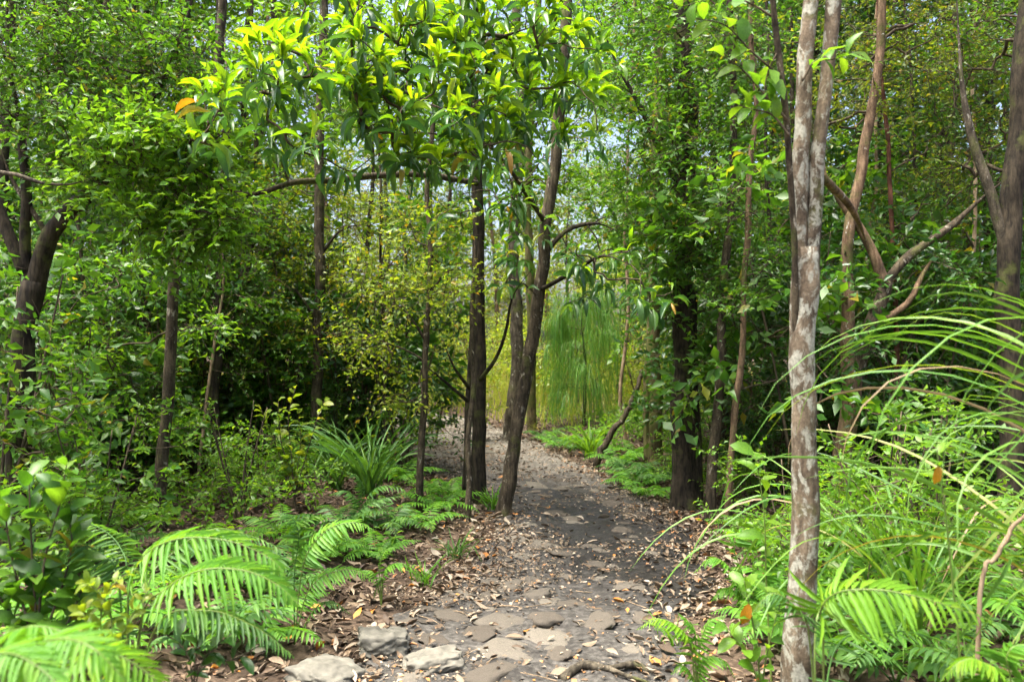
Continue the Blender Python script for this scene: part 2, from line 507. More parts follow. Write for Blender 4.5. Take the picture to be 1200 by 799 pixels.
def leaf_cloud(tm, P, A, Nn, L, Wd, curl=None):
    """one vertex/face block with every leaf of the arrays"""
    V0, Q0, T0 = tm
    y = nrm(A)
    x = nrm(np.cross(y, Nn))
    z = np.cross(x, y)
    n, k = len(P), len(V0)
    zc = np.ones(n) if curl is None else curl
    V = (P[:, None, :] + V0[None, :, 0, None] * Wd[:, None, None] * x[:, None, :]
         + V0[None, :, 1, None] * L[:, None, None] * y[:, None, :]
         + V0[None, :, 2, None] * (L * zc)[:, None, None] * z[:, None, :])
    off = (np.arange(n) * k)[:, None, None]
    Q = (Q0[None] + off).reshape(-1, 4) if len(Q0) else np.zeros((0, 4), int)
    T_ = (T0[None] + off).reshape(-1, 3)
    return V.reshape(-1, 3), Q, T_

def leaf_objects(name, meshes, P, A, Nn, L, Wd, parent, rot=None):
    y = nrm(A)
    x = nrm(np.cross(y, Nn))
    z = np.cross(x, y)
    out = []
    for i in range(len(P)):
        o = bpy.data.objects.new(name, meshes[i % len(meshes)])
        COL.objects.link(o)
        o.parent = parent
        m = Matrix.Identity(4)
        for r in range(3):
            m[r][0] = x[i, r] * Wd[i]
            m[r][1] = y[i, r] * L[i]
            m[r][2] = z[i, r] * L[i]
            m[r][3] = P[i, r]
        o.matrix_basis = m
        out.append(o)
    return out

def tmpl_meshes(name, tms, mat, smooth=True):
    return [mk_mesh(name, V, [Q, T_], mat, smooth) for V, Q, T_ in tms]

# ------------------------------------------------------------------ wood
def smooth_path(pts, n):
    pts = np.asarray(pts, float)
    if len(pts) == 2:
        return pts[0] + (pts[1] - pts[0]) * np.linspace(0, 1, n)[:, None]
    P = np.vstack([2 * pts[0] - pts[1], pts, 2 * pts[-1] - pts[-2]])
    u_ = np.linspace(0, len(pts) - 1 - 1e-6, n)
    i = u_.astype(int)
    f = (u_ - i)[:, None]
    p0, p1, p2, p3 = P[i], P[i + 1], P[i + 2], P[i + 3]
    return 0.5 * (2 * p1 + (p2 - p0) * f + (2 * p0 - 5 * p1 + 4 * p2 - p3) * f ** 2 + (3 * p1 - p0 - 3 * p2 + p3) * f ** 3)

def tube(pts, rad, sides=10, rough=0.08, seed=0, cap=True, freq=9.0):
    pts = np.asarray(pts, float)
    n = len(pts)
    rad = np.broadcast_to(np.asarray(rad, float), (n,))
    tg = nrm(np.gradient(pts, axis=0))
    ref = np.array([1.0, 0, 0]) if abs(tg[:, 0]).max() < 0.9 else np.array([0, 1.0, 0.13])
    a = nrm(ref - tg * (tg @ ref)[:, None])
    b = np.cross(tg, a)
    th = np.linspace(0, 2 * math.pi, sides, endpoint=False)
    D = a[:, None] * np.cos(th)[None, :, None] + b[:, None] * np.sin(th)[None, :, None]
    V = pts[:, None] + D * rad[:, None, None]
    if rough:
        q = V.reshape(-1, 3)
        nz = (noise3(q[:, 0] * freq, q[:, 1] * freq, q[:, 2] * freq * 0.5, seed) + 0.6 * noise3(q[:, 0] * freq * 3, q[:, 1] * freq * 3, q[:, 2] * freq * 0.8, seed + 3)).reshape(n, sides)
        V = pts[:, None] + D * (rad[:, None] * (1 + rough * nz))[..., None]
    V = V.reshape(-1, 3)
    i = np.arange(n - 1)[:, None] * sides + np.arange(sides)[None]
    j = np.arange(n - 1)[:, None] * sides + (np.arange(sides)[None] + 1) % sides
    Q = np.stack([i, j, j + sides, i + sides], -1).reshape(-1, 4)
    T_ = np.zeros((0, 3), int)
    if cap:
        V = np.vstack([V, pts[-1:], pts[:1]])
        k = (n - 1) * sides
        c = np.arange(sides)
        T_ = np.vstack([np.stack([k + c, k + (c + 1) % sides, np.full(sides, n * sides)], -1),
                        np.stack([(c + 1) % sides, c, np.full(sides, n * sides + 1)], -1)])
    return V, Q, T_

def edge_tubes(A, B, ra, rb, bend, sides=5):
    """many short bent twigs at once"""
    n = len(A)
    mid = (A + B) / 2 + bend
    pts = np.stack([A, 0.25 * A + 0.5 * mid + 0.25 * B, B], 1)
    tg = nrm(B - A)
    ref = np.where(np.abs(tg[:, :1]) < 0.8, np.array([[1.0, 0, 0]]), np.array([[0, 1.0, 0]]))
    a = nrm(ref - tg * (tg * ref).sum(1, keepdims=True))
    b = np.cross(tg, a)
    th = np.linspace(0, 2 * math.pi, sides, endpoint=False)
    D = a[:, None] * np.cos(th)[None, :, None] + b[:, None] * np.sin(th)[None, :, None]
    r = np.stack([ra, (ra + rb) / 2, rb], 1)
    V = pts[:, :, None] + D[:, None] * r[:, :, None, None]
    base = (np.arange(n) * 3 * sides)[:, None, None]
    i = np.arange(2)[:, None] * sides + np.arange(sides)[None]
    j = np.arange(2)[:, None] * sides + (np.arange(sides)[None] + 1) % sides
    q = np.stack([i, j, j + sides, i + sides], -1).reshape(1, -1, 4)
    return V.reshape(-1, 3), (q + base).reshape(-1, 4)

def grow(nodes, targets, r, tip=0.0025, power=0.42, rmax=0.03):
    """join every target to the nearest wood already grown; returns edges with radii and growth directions"""
    pos = [np.asarray(p, float) for p in nodes]
    par = [-1] * len(pos)
    tg = np.asarray(targets, float)
    base = np.asarray(nodes, float)
    d0 = np.min(np.linalg.norm(tg[:, None] - base[None], axis=2), axis=1)
    arr = np.zeros((len(pos) + 2 * len(tg), 3))
    arr[:len(pos)] = base
    n = len(pos)
    par += [0] * (2 * len(tg))
    tipidx = np.zeros(len(tg), int)
    for k in np.argsort(d0):
        p = tg[k]
        dv = p - arr[:n]
        dd = np.linalg.norm(dv, axis=1)
        cost = dd + 0.45 * np.maximum(0, -dv[:, 2] + 0.25 * dd)
        i = int(np.argmin(cost))
        m = (arr[i] + p) / 2 + r.normal(0, 0.08, 3) * dd[i]
        arr[n] = m
        par[n] = i
        arr[n + 1] = p
        par[n + 1] = n
        tipidx[k] = n + 1
        n += 2
    cnt = np.zeros(n)
    cnt[tipidx] = 1
    for i in range(n - 1, len(nodes) - 1, -1):
        cnt[par[i]] += cnt[i]
    idx = np.arange(len(nodes), n)
    pa = np.array(par)[idx]
    rad = np.minimum(tip * np.maximum(cnt, 1) ** power, rmax)
    rp = np.where(pa < len(nodes), rad[idx] * 1.15, np.minimum(rad[pa], rad[idx] * 1.5))
    A, B = arr[pa], arr[idx]
    bend = r.normal(0, 0.07, (len(idx), 3)) * np.linalg.norm(B - A, axis=1, keepdims=True)
    dirs = nrm(arr[tipidx] - arr[np.array(par)[tipidx]])
    return edge_tubes(A, B, rp, rad[idx], bend), dirs

def spray_leaves(targets, dirs, r, m=22, size=0.4, leaf=0.06, up=0.5, droop=0.25):
    """leaves in alternate rows along little twigs that leave each target"""
    n = len(targets)
    K = 3                                                # twiglets per spray
    tw = nrm(dirs[:, None] * 0.7 + r.normal(0, 0.65, (n, K, 3)) + np.array([0, 0, 0.15]))
    m3 = max(2, m // K)
    tt = (np.arange(m3) + 0.6) / m3
    ln = size * r.uniform(0.55, 1.15, (n, K))
    P = targets[:, None, None] + tw[:, :, None] * (ln[:, :, None] * tt)[..., None]
    P = P + np.array([0, 0, -1.0]) * (droop * ln[:, :, None] * tt ** 2 * 0.6)[..., None]
    side = nrm(np.cross(tw, r.normal(0, 0.3, (n, K, 3)) + np.array([0, 0, 1.0])))
    sg = np.where(np.arange(m3) % 2 == 0, 1.0, -1.0)
    A = tw[:, :, None] * 0.65 + side[:, :, None] * sg[None, None, :, None] * 0.9 + r.normal(0, 0.35, (n, K, m3, 3)) + np.array([0, 0, -droop])
    Nn = np.array([0, 0, up]) + r.normal(0, 0.5, (n, K, m3, 3))
    L = leaf * r.uniform(0.65, 1.25, (n, K, m3))
    tips = (targets[:, None] + tw * ln[..., None]).reshape(-1, 3)
    starts = np.repeat(targets[:, None], K, 1).reshape(-1, 3)
    return P.reshape(-1, 3), A.reshape(-1, 3), Nn.reshape(-1, 3), L.ravel(), starts, tips

def blob_targets(blobs, r):
    out = []
    for c, rad, n in blobs:
        d = nrm(r.normal(0, 1, (n, 3))) * (r.uniform(0.1, 1, (n, 1)) ** 0.45)
        out.append(np.asarray(c) + d * np.asarray(rad))
    return np.concatenate(out)

def crown_parts(root, base, nodes, blobs, mat, r, leaf=0.06, ratio=0.42, m=22, size=0.38, tm=L_SMALL, up=0.5, droop=0.25, bark='twig', rmax=0.03, limb=True, tip=0.0025):
    tg = blob_targets(blobs, r)
    (V, Q), dirs = grow(nodes, tg, r, rmax=rmax, tip=tip)
    P, A, Nn, L, st, tp = spray_leaves(tg, dirs, r, m, size, leaf, up, droop)
    g = Geo()
    g.add(V, Q)
    if limb:
        V2, Q2 = edge_tubes(st, tp, np.full(len(st), tip * 0.8), np.full(len(st), tip * 0.4), r.normal(0, 0.02, (len(st), 3)), sides=3)
        g.add(V2, Q2)
    obj('branches', g.mesh('branches', M[bark], True, base), root, 'stuff')
    Vl, Ql, Tl = leaf_cloud(tm, P, A, Nn, L, L * ratio * r.uniform(0.8, 1.2, len(L)), r.uniform(-0.5, 2.2, len(L)))
    g = Geo()
    g.add(Vl, Ql, Tl)
    return obj('crown', g.mesh('crown', M[mat], False, base), root, 'stuff')

def stem_part(root, base, pts, r0, r1, bark, name='trunk', sides=12, rough=0.09, seed=0, flare=0.0, step=0.07):
    pts = np.asarray(pts, float)
    ln = np.linalg.norm(np.diff(pts, axis=0), axis=1).sum()
    n = max(6, int(ln / step))
    sp = smooth_path(pts, n)
    tt = np.linspace(0, 1, n)
    wb = 0.006 + 0.12 * (r0 + r1) / 2
    zz = tt * ln
    sp = sp + wb * np.stack([noise3(zz * 2.2, seed, 0, 50 + seed) + 0.5 * noise3(zz * 6, seed, 1, 51 + seed), noise3(zz * 2.2, seed, 2, 52 + seed), 0 * zz], 1) * sstep(0, 0.08, tt)[:, None]
    rad = r0 + (r1 - r0) * tt
    if name == 'limb':
        rad = rad * (1 - 0.8 * sstep(0.45, 1.0, tt))
    rad = rad * (1 + 1.7 * flare * np.exp(-tt * ln / 0.15))
    V, Q, T_ = tube(sp, rad, sides, rough, seed)
    g = Geo()
    g.add(V, Q, T_)
    obj(name, g.mesh(name, M[bark], True, base), root)
    return sp

def px_line(D, *pts):
    """pixels -> points; each (px, py[, depth])"""
    return [W(p[0], p[1], p[2] if len(p) > 2 else D) for p in pts]

def ground_pt(px, D):
    x = (px - 600) / 942 * D
    return np.array([x, D, gz(x, D)])

# ------------------------------------------------------------------ trees one can tell apart
TREES = []          # (short phrase, x, y) for naming what stands near them
def named_tree(name, label, D, base_px, stems, blobs=(), phrase=None, seed=0, cat='tree', **kw):
    base = ground_pt(base_px, D)
    r = np.random.default_rng(seed + 100)
    root = thing(name, label, cat, base)
    nodes = []
    k = D / 942.0
    for i, st in enumerate(stems):
        pts = px_line(D, *st['p'])
        if st.get('ground', i == 0):
            pts = [base - np.array([0, 0, 0.06])] + pts
        kr = k * (0.93 if st.get('bark') == 'bark_lichen' else 0.85)
        sp = stem_part(root, base, pts, st['r'][0] * kr, st['r'][1] * kr, st.get('bark', 'bark_brown'), st.get('n', 'trunk' if i == 0 else 'limb'),
                       sides=st.get('s', 10), seed=seed * 7 + i, flare=st.get('fl', 0.0), rough=st.get('ro', 0.1))
        nodes.append(sp[len(sp) // 3:: max(1, int(0.2 / 0.07))])
    if len(blobs):
        bl = [(W(b[0], b[1], b[2]), np.array([b[3], b[3] * 0.9, b[3] * 0.75]) * b[2] / 942.0, b[4]) for b in blobs]
        crown_parts(root, base, np.concatenate(nodes), bl, r=r, **kw)
    if phrase:
        TREES.append((phrase, base[0], base[1]))
    return root, base, np.concatenate(nodes)

# A: the pale, lichen-spotted trunk beside the ferns
tA, bA, nA = named_tree('lichen_tree', 'pale trunk blotched with white lichen, two fused stems, beside the arching sedge', 3.2, 937,
    [dict(p=[(936, 799), (940, 700), (943, 600), (940, 520), (942, 460), (943, 400), (944, 340), (944, 290)], r=(17.5, 14.0), bark='bark_lichen', s=28, fl=0.3, ro=0.14),
     dict(p=[(940, 520), (937, 400), (937, 330), (936, 270), (938, 200), (942, 135), (952, 0), (960, -110)], r=(10, 9.5), bark='bark_lichen', s=22, n='stem', ro=0.15),
     dict(p=[(944, 520), (948, 400), (951, 330), (955, 270), (960, 200), (965, 135), (976, 0), (984, -110)], r=(10, 9), bark='bark_lichen', s=22, n='stem', ro=0.15),
     dict(p=[(938, 480, 3.2), (933, 380, 3.18), (930, 300, 3.15), (926, 220, 3.12), (920, 130, 3.08), (909, 40, 3.05), (898, -80, 3.0)], r=(5, 4), bark='bark_brown', s=9, n='shoot'),
     dict(p=[(965, 210, 3.2), (990, 235, 3.5), (1006, 262, 3.7), (1015, 290, 4.2)], r=(6, 4), bark='bark_tan', s=9, n='limb')],
    phrase='the lichen-blotched trunk', seed=1)

# B: forked tan tree behind it
tB, bB, nB = named_tree('forked_tree', 'tan mossy trunk forked low, its dark elbow bending towards the sedge', 6.1, 985,
    [dict(p=[(986, 600), (988, 540), (997, 480), (1001, 440)], r=(14, 12), bark='bark_tan', s=14, fl=0.3),
     dict(p=[(999, 470), (992, 410), (994, 370), (992, 320), (996, 260), (1010, 190), (1026, 110), (1032, 20), (1038, -120)], r=(10.5, 5), bark='bark_tan', s=12, n='stem'),
     dict(p=[(1001, 455), (1014, 400), (1028, 360), (1038, 330)], r=(10, 9), bark='bark_brown', s=12, n='stem'),
     dict(p=[(1038, 335), (1026, 300), (1008, 268), (985, 235), (968, 205), (962, 150)], r=(8, 4), bark='bark_tan'),
     dict(p=[(1036, 336), (1060, 305), (1084, 286), (1118, 262), (1160, 225), (1205, 190)], r=(7, 4), bark='bark_brown'),
     dict(p=[(1024, 380), (1048, 366), (1066, 352), (1078, 325), (1096, 300), (1120, 292)], r=(5, 3), bark='bark_tan')],
    blobs=[(1010, 120, 6.4, 75, 34), (1080, 60, 6.8, 85, 44), (1150, 110, 6.6, 80, 40), (1040, 20, 6.6, 90, 40), (1130, 200, 6.6, 65, 26), (1000, -60, 6.5, 110, 46), (1120, -70, 6.5, 120, 46)],
    mat='olive', leaf=0.05, m=24, phrase='the low-forked tan tree', seed=2)

# C: dark trunk right of the track, and the mossy pair beside it
tC, bC, nC = named_tree('dark_trunk_tree', 'thick dark trunk with several fused stems at the right edge of track', 7.2, 803,
    [dict(p=[(803, 560), (801, 480), (802, 400), (800, 320), (803, 240), (806, 150), (800, 60), (796, -40), (800, -180)], r=(19, 10), bark='bark_dark', s=16, fl=0.35, ro=0.2),
     dict(p=[(817, 585), (816, 500), (812, 420), (812, 340)], r=(8, 6), bark='bark_dark', n='stem'),
     dict(p=[(803, 260), (830, 230), (858, 205), (880, 190)], r=(5, 2.5), bark='bark_dark'),
     dict(p=[(803, 230), (775, 180), (752, 130), (720, 70), (700, 10)], r=(5, 2.5), bark='bark_dark')],
    blobs=[(815, 250, 6.7, 55, 40), (850, 330, 6.8, 40, 26), (790, 300, 6.8, 38, 18), (795, 180, 6.8, 60, 40), (740, 250, 7.3, 55, 32), (770, 360, 7.0, 26, 10), (760, 120, 7.0, 65, 38), (850, 150, 6.9, 60, 32), (830, 60, 6.9, 70, 36), (735, 40, 7.2, 70, 34), (830, 420, 7.0, 28, 10), (800, -70, 7.2, 120, 60)],
    mat='mid', leaf=0.07, m=24, phrase='the thick dark trunk', seed=3)
named_tree('mossy_tree', 'moss-green pair of fused trunks just behind the thick dark trunk', 9.4, 768,
    [dict(p=[(768, 500), (766, 430), (766, 350), (764, 270), (768, 180), (772, 90), (770, 0), (772, -120)], r=(10.5, 6), bark='bark_moss', s=14, fl=0.3, ro=0.16),
     dict(p=[(759, 540), (758, 460), (761, 380), (764, 300)], r=(5, 4), bark='bark_moss', n='stem'),
     dict(p=[(768, 330), (740, 300), (712, 292), (690, 310)], r=(3, 1.5), bark='bark_brown')],
    blobs=[(770, 230, 9.4, 50, 28), (720, 200, 9.6, 55, 34), (740, 120, 9.4, 60, 34), (690, 250, 9.6, 40, 20), (800, 100, 9.8, 60, 30), (720, 20, 9.6, 80, 40)],
    mat='mid', leaf=0.06, m=24, phrase='the mossy trunk pair', seed=4)
# D: slim stems right of the dark trunk
named_tree('slim_tree', 'slim tan stem rising crookedly between the dark trunk and lichen trunk', 6.3, 849,
    [dict(p=[(851, 590), (857, 520), (866, 450), (871, 390), (872, 330), (877, 260), (880, 190), (886, 130), (880, 50), (884, -80)], r=(5, 3.4), bark='bark_tan', s=9, ro=0.15)],
    blobs=[(870, 240, 6.2, 35, 14), (890, 300, 6.2, 30, 10), (880, 60, 6.2, 50, 20), (868, 360, 6.2, 25, 8)], mat='mid', leaf=0.05, phrase='the crooked slim stem', seed=5)
named_tree('slim_tree', 'slender dark brown stem standing close against the thick dark trunk', 6.6, 829,
    [dict(p=[(832, 590), (840, 500), (846, 420), (848, 340), (856, 260), (860, 150), (856, 40), (858, -90)], r=(8, 4), bark='bark_brown', s=9)],
    blobs=[(900, 430, 6.6, 40, 16), (870, 470, 6.7, 35, 10), (860, 60, 6.7, 60, 22)], mat='dark', leaf=0.05, phrase='the slender dark brown stem', seed=6)
named_tree('slim_tree', 'thin red-brown sapling stem in the thicket behind the forked tree', 6.7, 1050,
    [dict(p=[(1051, 560), (1050, 480), (1051, 420), (1049, 350), (1046, 260), (1040, 170), (1030, 60), (1030, -60)], r=(4.6, 2.5), bark='bark_red', s=8)],
    blobs=[(1070, 240, 6.8, 50, 20), (1090, 160, 6.8, 50, 16), (1020, 60, 6.8, 60, 16)], mat='mid', leaf=0.05, seed=7)
# M: trunk at the far right
named_tree('rough_tree', 'broad rough grey-brown trunk rising behind the sedge leaves', 6.0, 1190,
    [dict(p=[(1186, 560), (1184, 470), (1180, 390), (1182, 300), (1186, 210), (1196, 120), (1204, 20), (1210, -90)], r=(17, 12), bark='bark_dark', s=18, fl=0.3, ro=0.16),
     dict(p=[(1186, 330), (1165, 240), (1140, 160), (1125, 80), (1118, -20)], r=(8, 4), bark='bark_grey')],
    blobs=[(1150, 60, 6.4, 60, 26), (1190, 10, 6.5, 60, 26), (1120, 130, 6.7, 45, 18), (1200, 200, 6.7, 50, 20)], mat='mid', leaf=0.05, phrase='the broad rough trunk', seed=8)

# E: leaning tree at the path's edge with hanging leathery leaves
tE, bE, nE = named_tree('leaning_tree', 'brown trunk leaning over the track from its left edge, curved at the foot', 6.9, 588,
    [dict(p=[(594, 570), (603, 520), (610, 480), (619, 430), (627, 380), (634, 320), (640, 260), (650, 195), (658, 120), (662, 40), (670, -70)], r=(10, 7), bark='bark_brown', s=16, fl=0.3, ro=0.12),
     dict(p=[(636, 300), (665, 270), (700, 262), (730, 275)], r=(4, 2), bark='bark_dark'),
     dict(p=[(640, 262, 6.9), (615, 225, 6.6), (590, 190, 6.2), (560, 160, 5.8)], r=(4, 2), bark='bark_brown'),
     dict(p=[(632, 340, 6.9), (670, 320, 6.5), (706, 300, 6.2), (740, 310, 6.0)], r=(3.4, 1.8), bark='bark_dark')],
    phrase='the leaning trunk', seed=9)
# F: the dark upright group left of it
tF, bF, nF = named_tree('upright_tree', 'straight dark trunk with thin pale companion stems beside the leaning trunk', 7.3, 562,
    [dict(p=[(561, 540), (562, 480), (562, 400), (560, 320), (560, 240), (557, 170), (552, 90), (545, 10), (540, -110)], r=(9.5, 7), bark='bark_dark', s=16, fl=0.2),
     dict(p=[(545, 575), (547, 500), (551, 420), (554, 350)], r=(4.5, 3.5), bark='bark_dark', n='stem', ground=False),
     dict(p=[(547, 616, 6.7), (550, 575, 6.75), (549, 520, 6.8), (555, 450, 6.9), (554, 370, 7.0), (558, 280, 7.1)], r=(4.2, 2.6), bark='bark_brown', n='stem', ro=0.2),
     dict(p=[(563, 445, 7.2), (582, 420, 7.0), (594, 385, 6.8), (602, 345, 6.6), (628, 310, 6.5)], r=(3, 1.3), bark='bark_dark'),
     dict(p=[(550, 455, 7.2), (532, 430, 7.0), (520, 400, 6.9)], r=(2.6, 1.2), bark='bark_dark'),
     dict(p=[(548, 470, 7.2), (520, 445, 7.0), (495, 425, 6.8)], r=(2.6, 1.2), bark='bark_dark'),
     dict(p=[(559, 215, 7.2), (500, 205, 6.4), (440, 206, 5.7), (395, 211, 5.3), (345, 214, 5.05), (290, 228, 4.9), (240, 205, 4.75), (190, 170, 4.7)], r=(4.0, 2.6), bark='bark_brown'),
     dict(p=[(557, 150, 7.2), (520, 120, 6.2), (470, 110, 5.3), (420, 95, 4.8), (360, 90, 4.6), (300, 110, 4.5)], r=(5, 2.4), bark='bark_brown'),
     dict(p=[(553, 90, 7.2), (560, 60, 6.2), (585, 45, 5.4), (630, 30, 5.0)], r=(4.4, 2.2), bark='bark_brown')],
    blobs=[(520, 185, 7.6, 45, 20), (590, 150, 7.8, 50, 26), (655, 130, 7.8, 50, 24), (610, 225, 8.0, 35, 14), (480, 140, 7.6, 60, 28), (420, 110, 7.2, 60, 28), (560, 70, 7.6, 70, 34), (660, 50, 7.8, 55, 24), (450, 40, 7.2, 80, 36), (350, 60, 7.0, 70, 30), (530, 265, 7.6, 32, 12), (650, 205, 7.6, 30, 12)], mat='bright', leaf=0.085, ratio=0.4, m=20,
    phrase='the straight dark trunk', seed=10)
# G: pale trunk with flared foot at the bend, and two behind
named_tree('pale_tree', 'grey-brown trunk with a flared foot where the track bends away', 12.4, 598,
    [dict(p=[(601, 480), (605, 430), (606, 370), (602, 300), (606, 220), (612, 130), (606, 30), (610, -80)], r=(9.5, 6), bark='bark_grey', s=14, fl=0.9)],
    blobs=[(560, 180, 12.6, 50, 22), (620, 110, 12.6, 65, 26), (560, 60, 12.6, 60, 24), (640, 20, 12.6, 60, 24)],
    mat='mid', leaf=0.07, m=24, phrase='the flared grey trunk', seed=11)
named_tree('pale_tree', 'olive-brown trunk half hidden behind the leaning trunk at the bend', 13.6, 624,
    [dict(p=[(622, 470), (624, 400), (621, 320), (618, 230), (624, 120), (630, 10), (630, -60)], r=(7, 5), bark='bark_moss', s=12, fl=0.3)],
    blobs=[(650, 150, 13.8, 55, 22), (690, 190, 14.2, 45, 18), (680, 60, 13.8, 60, 22)], mat='yellow', leaf=0.07, m=22, seed=12)

# H, I, J, L: stems in the left thicket
tH, bH, nH = named_tree('slim_tree', 'dark brown slim trunk, mottled low down, bending at the top behind ferns', 6.0, 188,
    [dict(p=[(190, 570), (194, 500), (199, 440), (203, 390), (206, 330), (211, 290), (220, 262), (236, 225), (250, 170), (256, 90), (262, 0), (262, -90)], r=(8.5, 6), bark='bark_brown', s=12, fl=0.2),
     dict(p=[(212, 285), (190, 250), (165, 225), (150, 190)], r=(3, 1.5), bark='bark_dark')],
    blobs=[(215, 205, 4.9, 50, 40), (185, 255, 4.8, 45, 34), (250, 262, 4.8, 36, 30), (225, 295, 5.0, 34, 20), (160, 165, 4.7, 60, 40), (235, 140, 4.9, 45, 22), (130, 210, 4.8, 40, 22), (110, 415, 6.3, 40, 14), (245, 380, 6.3, 30, 10)],
    mat='bright', leaf=0.062, ratio=0.45, m=26, size=0.3, phrase='the mottled slim trunk', seed=13)
named_tree('slim_tree', 'dark slim trunk wrapped by a pale thin climber in the left thicket', 7.8, 254,
    [dict(p=[(253, 540), (252, 470), (256, 400), (258, 330), (262, 260), (264, 160), (258, 50), (260, -80)], r=(7.5, 5), bark='bark_dark', s=12),
     dict(p=[(229, 606, 7.4), (234, 540, 7.4), (244, 460, 7.5), (252, 390, 7.6), (262, 330, 7.7), (258, 250, 7.7), (268, 150, 7.8), (262, 40, 7.8)], r=(2.4, 1.2), bark='vine', n='climber')],
    blobs=[(290, 330, 7.8, 50, 26), (270, 420, 7.8, 40, 18), (230, 380, 7.8, 40, 18), (310, 260, 8.0, 50, 26)], mat='mid', leaf=0.055, phrase='the climber-wrapped trunk', seed=14)
named_tree('slim_tree', 'brown mid-size trunk standing behind the tall grass tuft', 8.2, 371,
    [dict(p=[(370, 540), (371, 470), (374, 400), (376, 320), (375, 240), (374, 160), (378, 60), (380, -70)], r=(8, 6), bark='bark_brown', s=12),
     dict(p=[(372, 380), (350, 345), (330, 330)], r=(2.5, 1.2), bark='bark_dark'), dict(p=[(375, 300), (400, 270), (430, 262)], r=(2.5, 1.2), bark='bark_dark')],
    blobs=[(350, 300, 8.3, 50, 30), (410, 320, 8.3, 50, 30), (330, 220, 8.5, 50, 26), (420, 250, 8.5, 50, 28), (380, 380, 8.2, 40, 20)], mat='yellow', leaf=0.06, m=24, phrase='the trunk behind the grass tuft', seed=15)
named_tree('slim_tree', 'thin reddish-brown stem with small pale leaves left of the upright trunk', 6.9, 491,
    [dict(p=[(492, 560), (496, 490), (498, 420), (502, 350), (504, 290), (500, 220), (508, 120), (506, 0), (508, -80)], r=(5, 3), bark='bark_brown', s=9),
     dict(p=[(499, 400), (480, 370), (455, 350)], r=(2, 1), bark='bark_dark'), dict(p=[(502, 350), (522, 320), (545, 312)], r=(2, 1), bark='bark_dark')],
    blobs=[(455, 335, 6.8, 45, 26), (520, 330, 6.7, 40, 24), (440, 410, 6.8, 40, 18), (500, 270, 6.9, 45, 20), (470, 460, 6.9, 35, 12)], mat='yellow', leaf=0.05, ratio=0.5, m=24, phrase='the thin reddish stem', seed=16)
# K: dark forked tree at the far left
tK, bK, nK = named_tree('dark_forked_tree', 'dark thick tree with heavy forked limbs behind the broad-leaved bush', 5.2, 24,
    [dict(p=[(22, 560), (24, 480), (30, 400), (40, 330)], r=(17, 15), bark='bark_dark', s=16, fl=0.2, ro=0.16),
     dict(p=[(38, 345), (56, 290), (80, 248), (118, 210), (150, 165), (190, 100), (220, 20), (240, -80)], r=(13, 6), bark='bark_dark', s=12),
     dict(p=[(34, 350), (28, 290), (32, 230), (24, 150), (10, 60), (4, -60)], r=(8, 5), bark='bark_dark', s=12),
     dict(p=[(30, 320), (8, 270), (-20, 200), (-60, 120)], r=(9, 5), bark='bark_dark', s=12),
     dict(p=[(60, 285), (40, 250), (14, 210), (0, 170)], r=(4, 3), bark='bark_brown'),
     dict(p=[(-20, 200, 4.6), (20, 205, 4.6), (50, 215, 4.6), (84, 216, 4.6), (110, 208, 4.6)], r=(3.2, 1.8), bark='bark_grey')],
    blobs=[(60, 60, 5.0, 70, 44), (140, 70, 5.0, 65, 44), (20, 130, 5.0, 50, 28), (110, 140, 4.9, 55, 38), (200, 60, 5.0, 60, 34), (150, 10, 5.2, 80, 34), (40, -40, 5.2, 100, 40), (-30, 60, 5.0, 70, 24), (90, 200, 5.0, 35, 14)],
    mat='mid', leaf=0.05, ratio=0.45, m=26, size=0.3, phrase='the dark forked tree', seed=17)

# thin stems between them
for k, (px, D, top, lean, wpx) in enumerate([(292, 8.8, 60, 8, 3.2), (322, 9.4, 120, -10, 3.0), (425, 9.6, 80, 12, 3.4), (452, 8.8, 150, -8, 2.6), (474, 10.5, 60, 10, 3.0), (905, 8.0, 60, -12, 3.4), (922, 9.4, 20, 16, 4.0), (1018, 7.6, 60, 10, 3.2), (1076, 7.4, 90, -14, 3.2), (1108, 8.2, 20, 18, 4.4), (1138, 7.8, 60, 8, 3.4), (140, 7.6, 90, 14, 3.6), (98, 7.0, 120, -10, 3.2), (735, 10.8, 80, 8, 2.8)]):
    x_ = (px - 600) / 942 * D
    near = sorted(TREES, key=lambda t_: (t_[1] - x_) ** 2 + (t_[2] - D) ** 2)[:2]
    py0 = 399.5 + 1.45 / D * 942
    q_ = np.random.default_rng(900 + k)
    pts = [(px + lean * t_ * (1 if j % 2 else 0.4) + q_.normal(0, 4), py0 + (top - py0) * t_) for j, t_ in enumerate((0.15, 0.35, 0.55, 0.75, 1.0, 1.25))]
    named_tree('thin_stem', ('pale ' if k % 3 == 1 else 'dark ' if k % 3 == 2 else 'brown ') + ('straight ' if abs(lean) < 9 else 'kinked ' if lean > 13 else 'slanting ' if k > 10 else '') + 'thin stem near ' + near[0][0] + ' and ' + near[1][0], D, px,
        [dict(p=pts, r=(wpx, wpx * 0.6), bark=('bark_brown', 'vine', 'bark_dark')[k % 3], s=8, ro=0.15), dict(p=[pts[2], (pts[2][0] + 18 * (1 if k % 2 else -1), pts[2][1] - 30), (pts[2][0] + 46 * (1 if k % 2 else -1), pts[2][1] - 44)], r=(wpx * 0.5, 0.6), bark='twig')],
        blobs=[(pts[3][0], pts[3][1], D, 40, 9), (pts[4][0], pts[4][1], D, 45, 12), (pts[2][0] + 40 * (1 if k % 2 else -1), pts[2][1] - 40, D, 25, 6)], mat=('mid', 'yellow', 'bright')[(k * 2) % 3], leaf=0.06, m=18, seed=60 + k, cat='sapling')
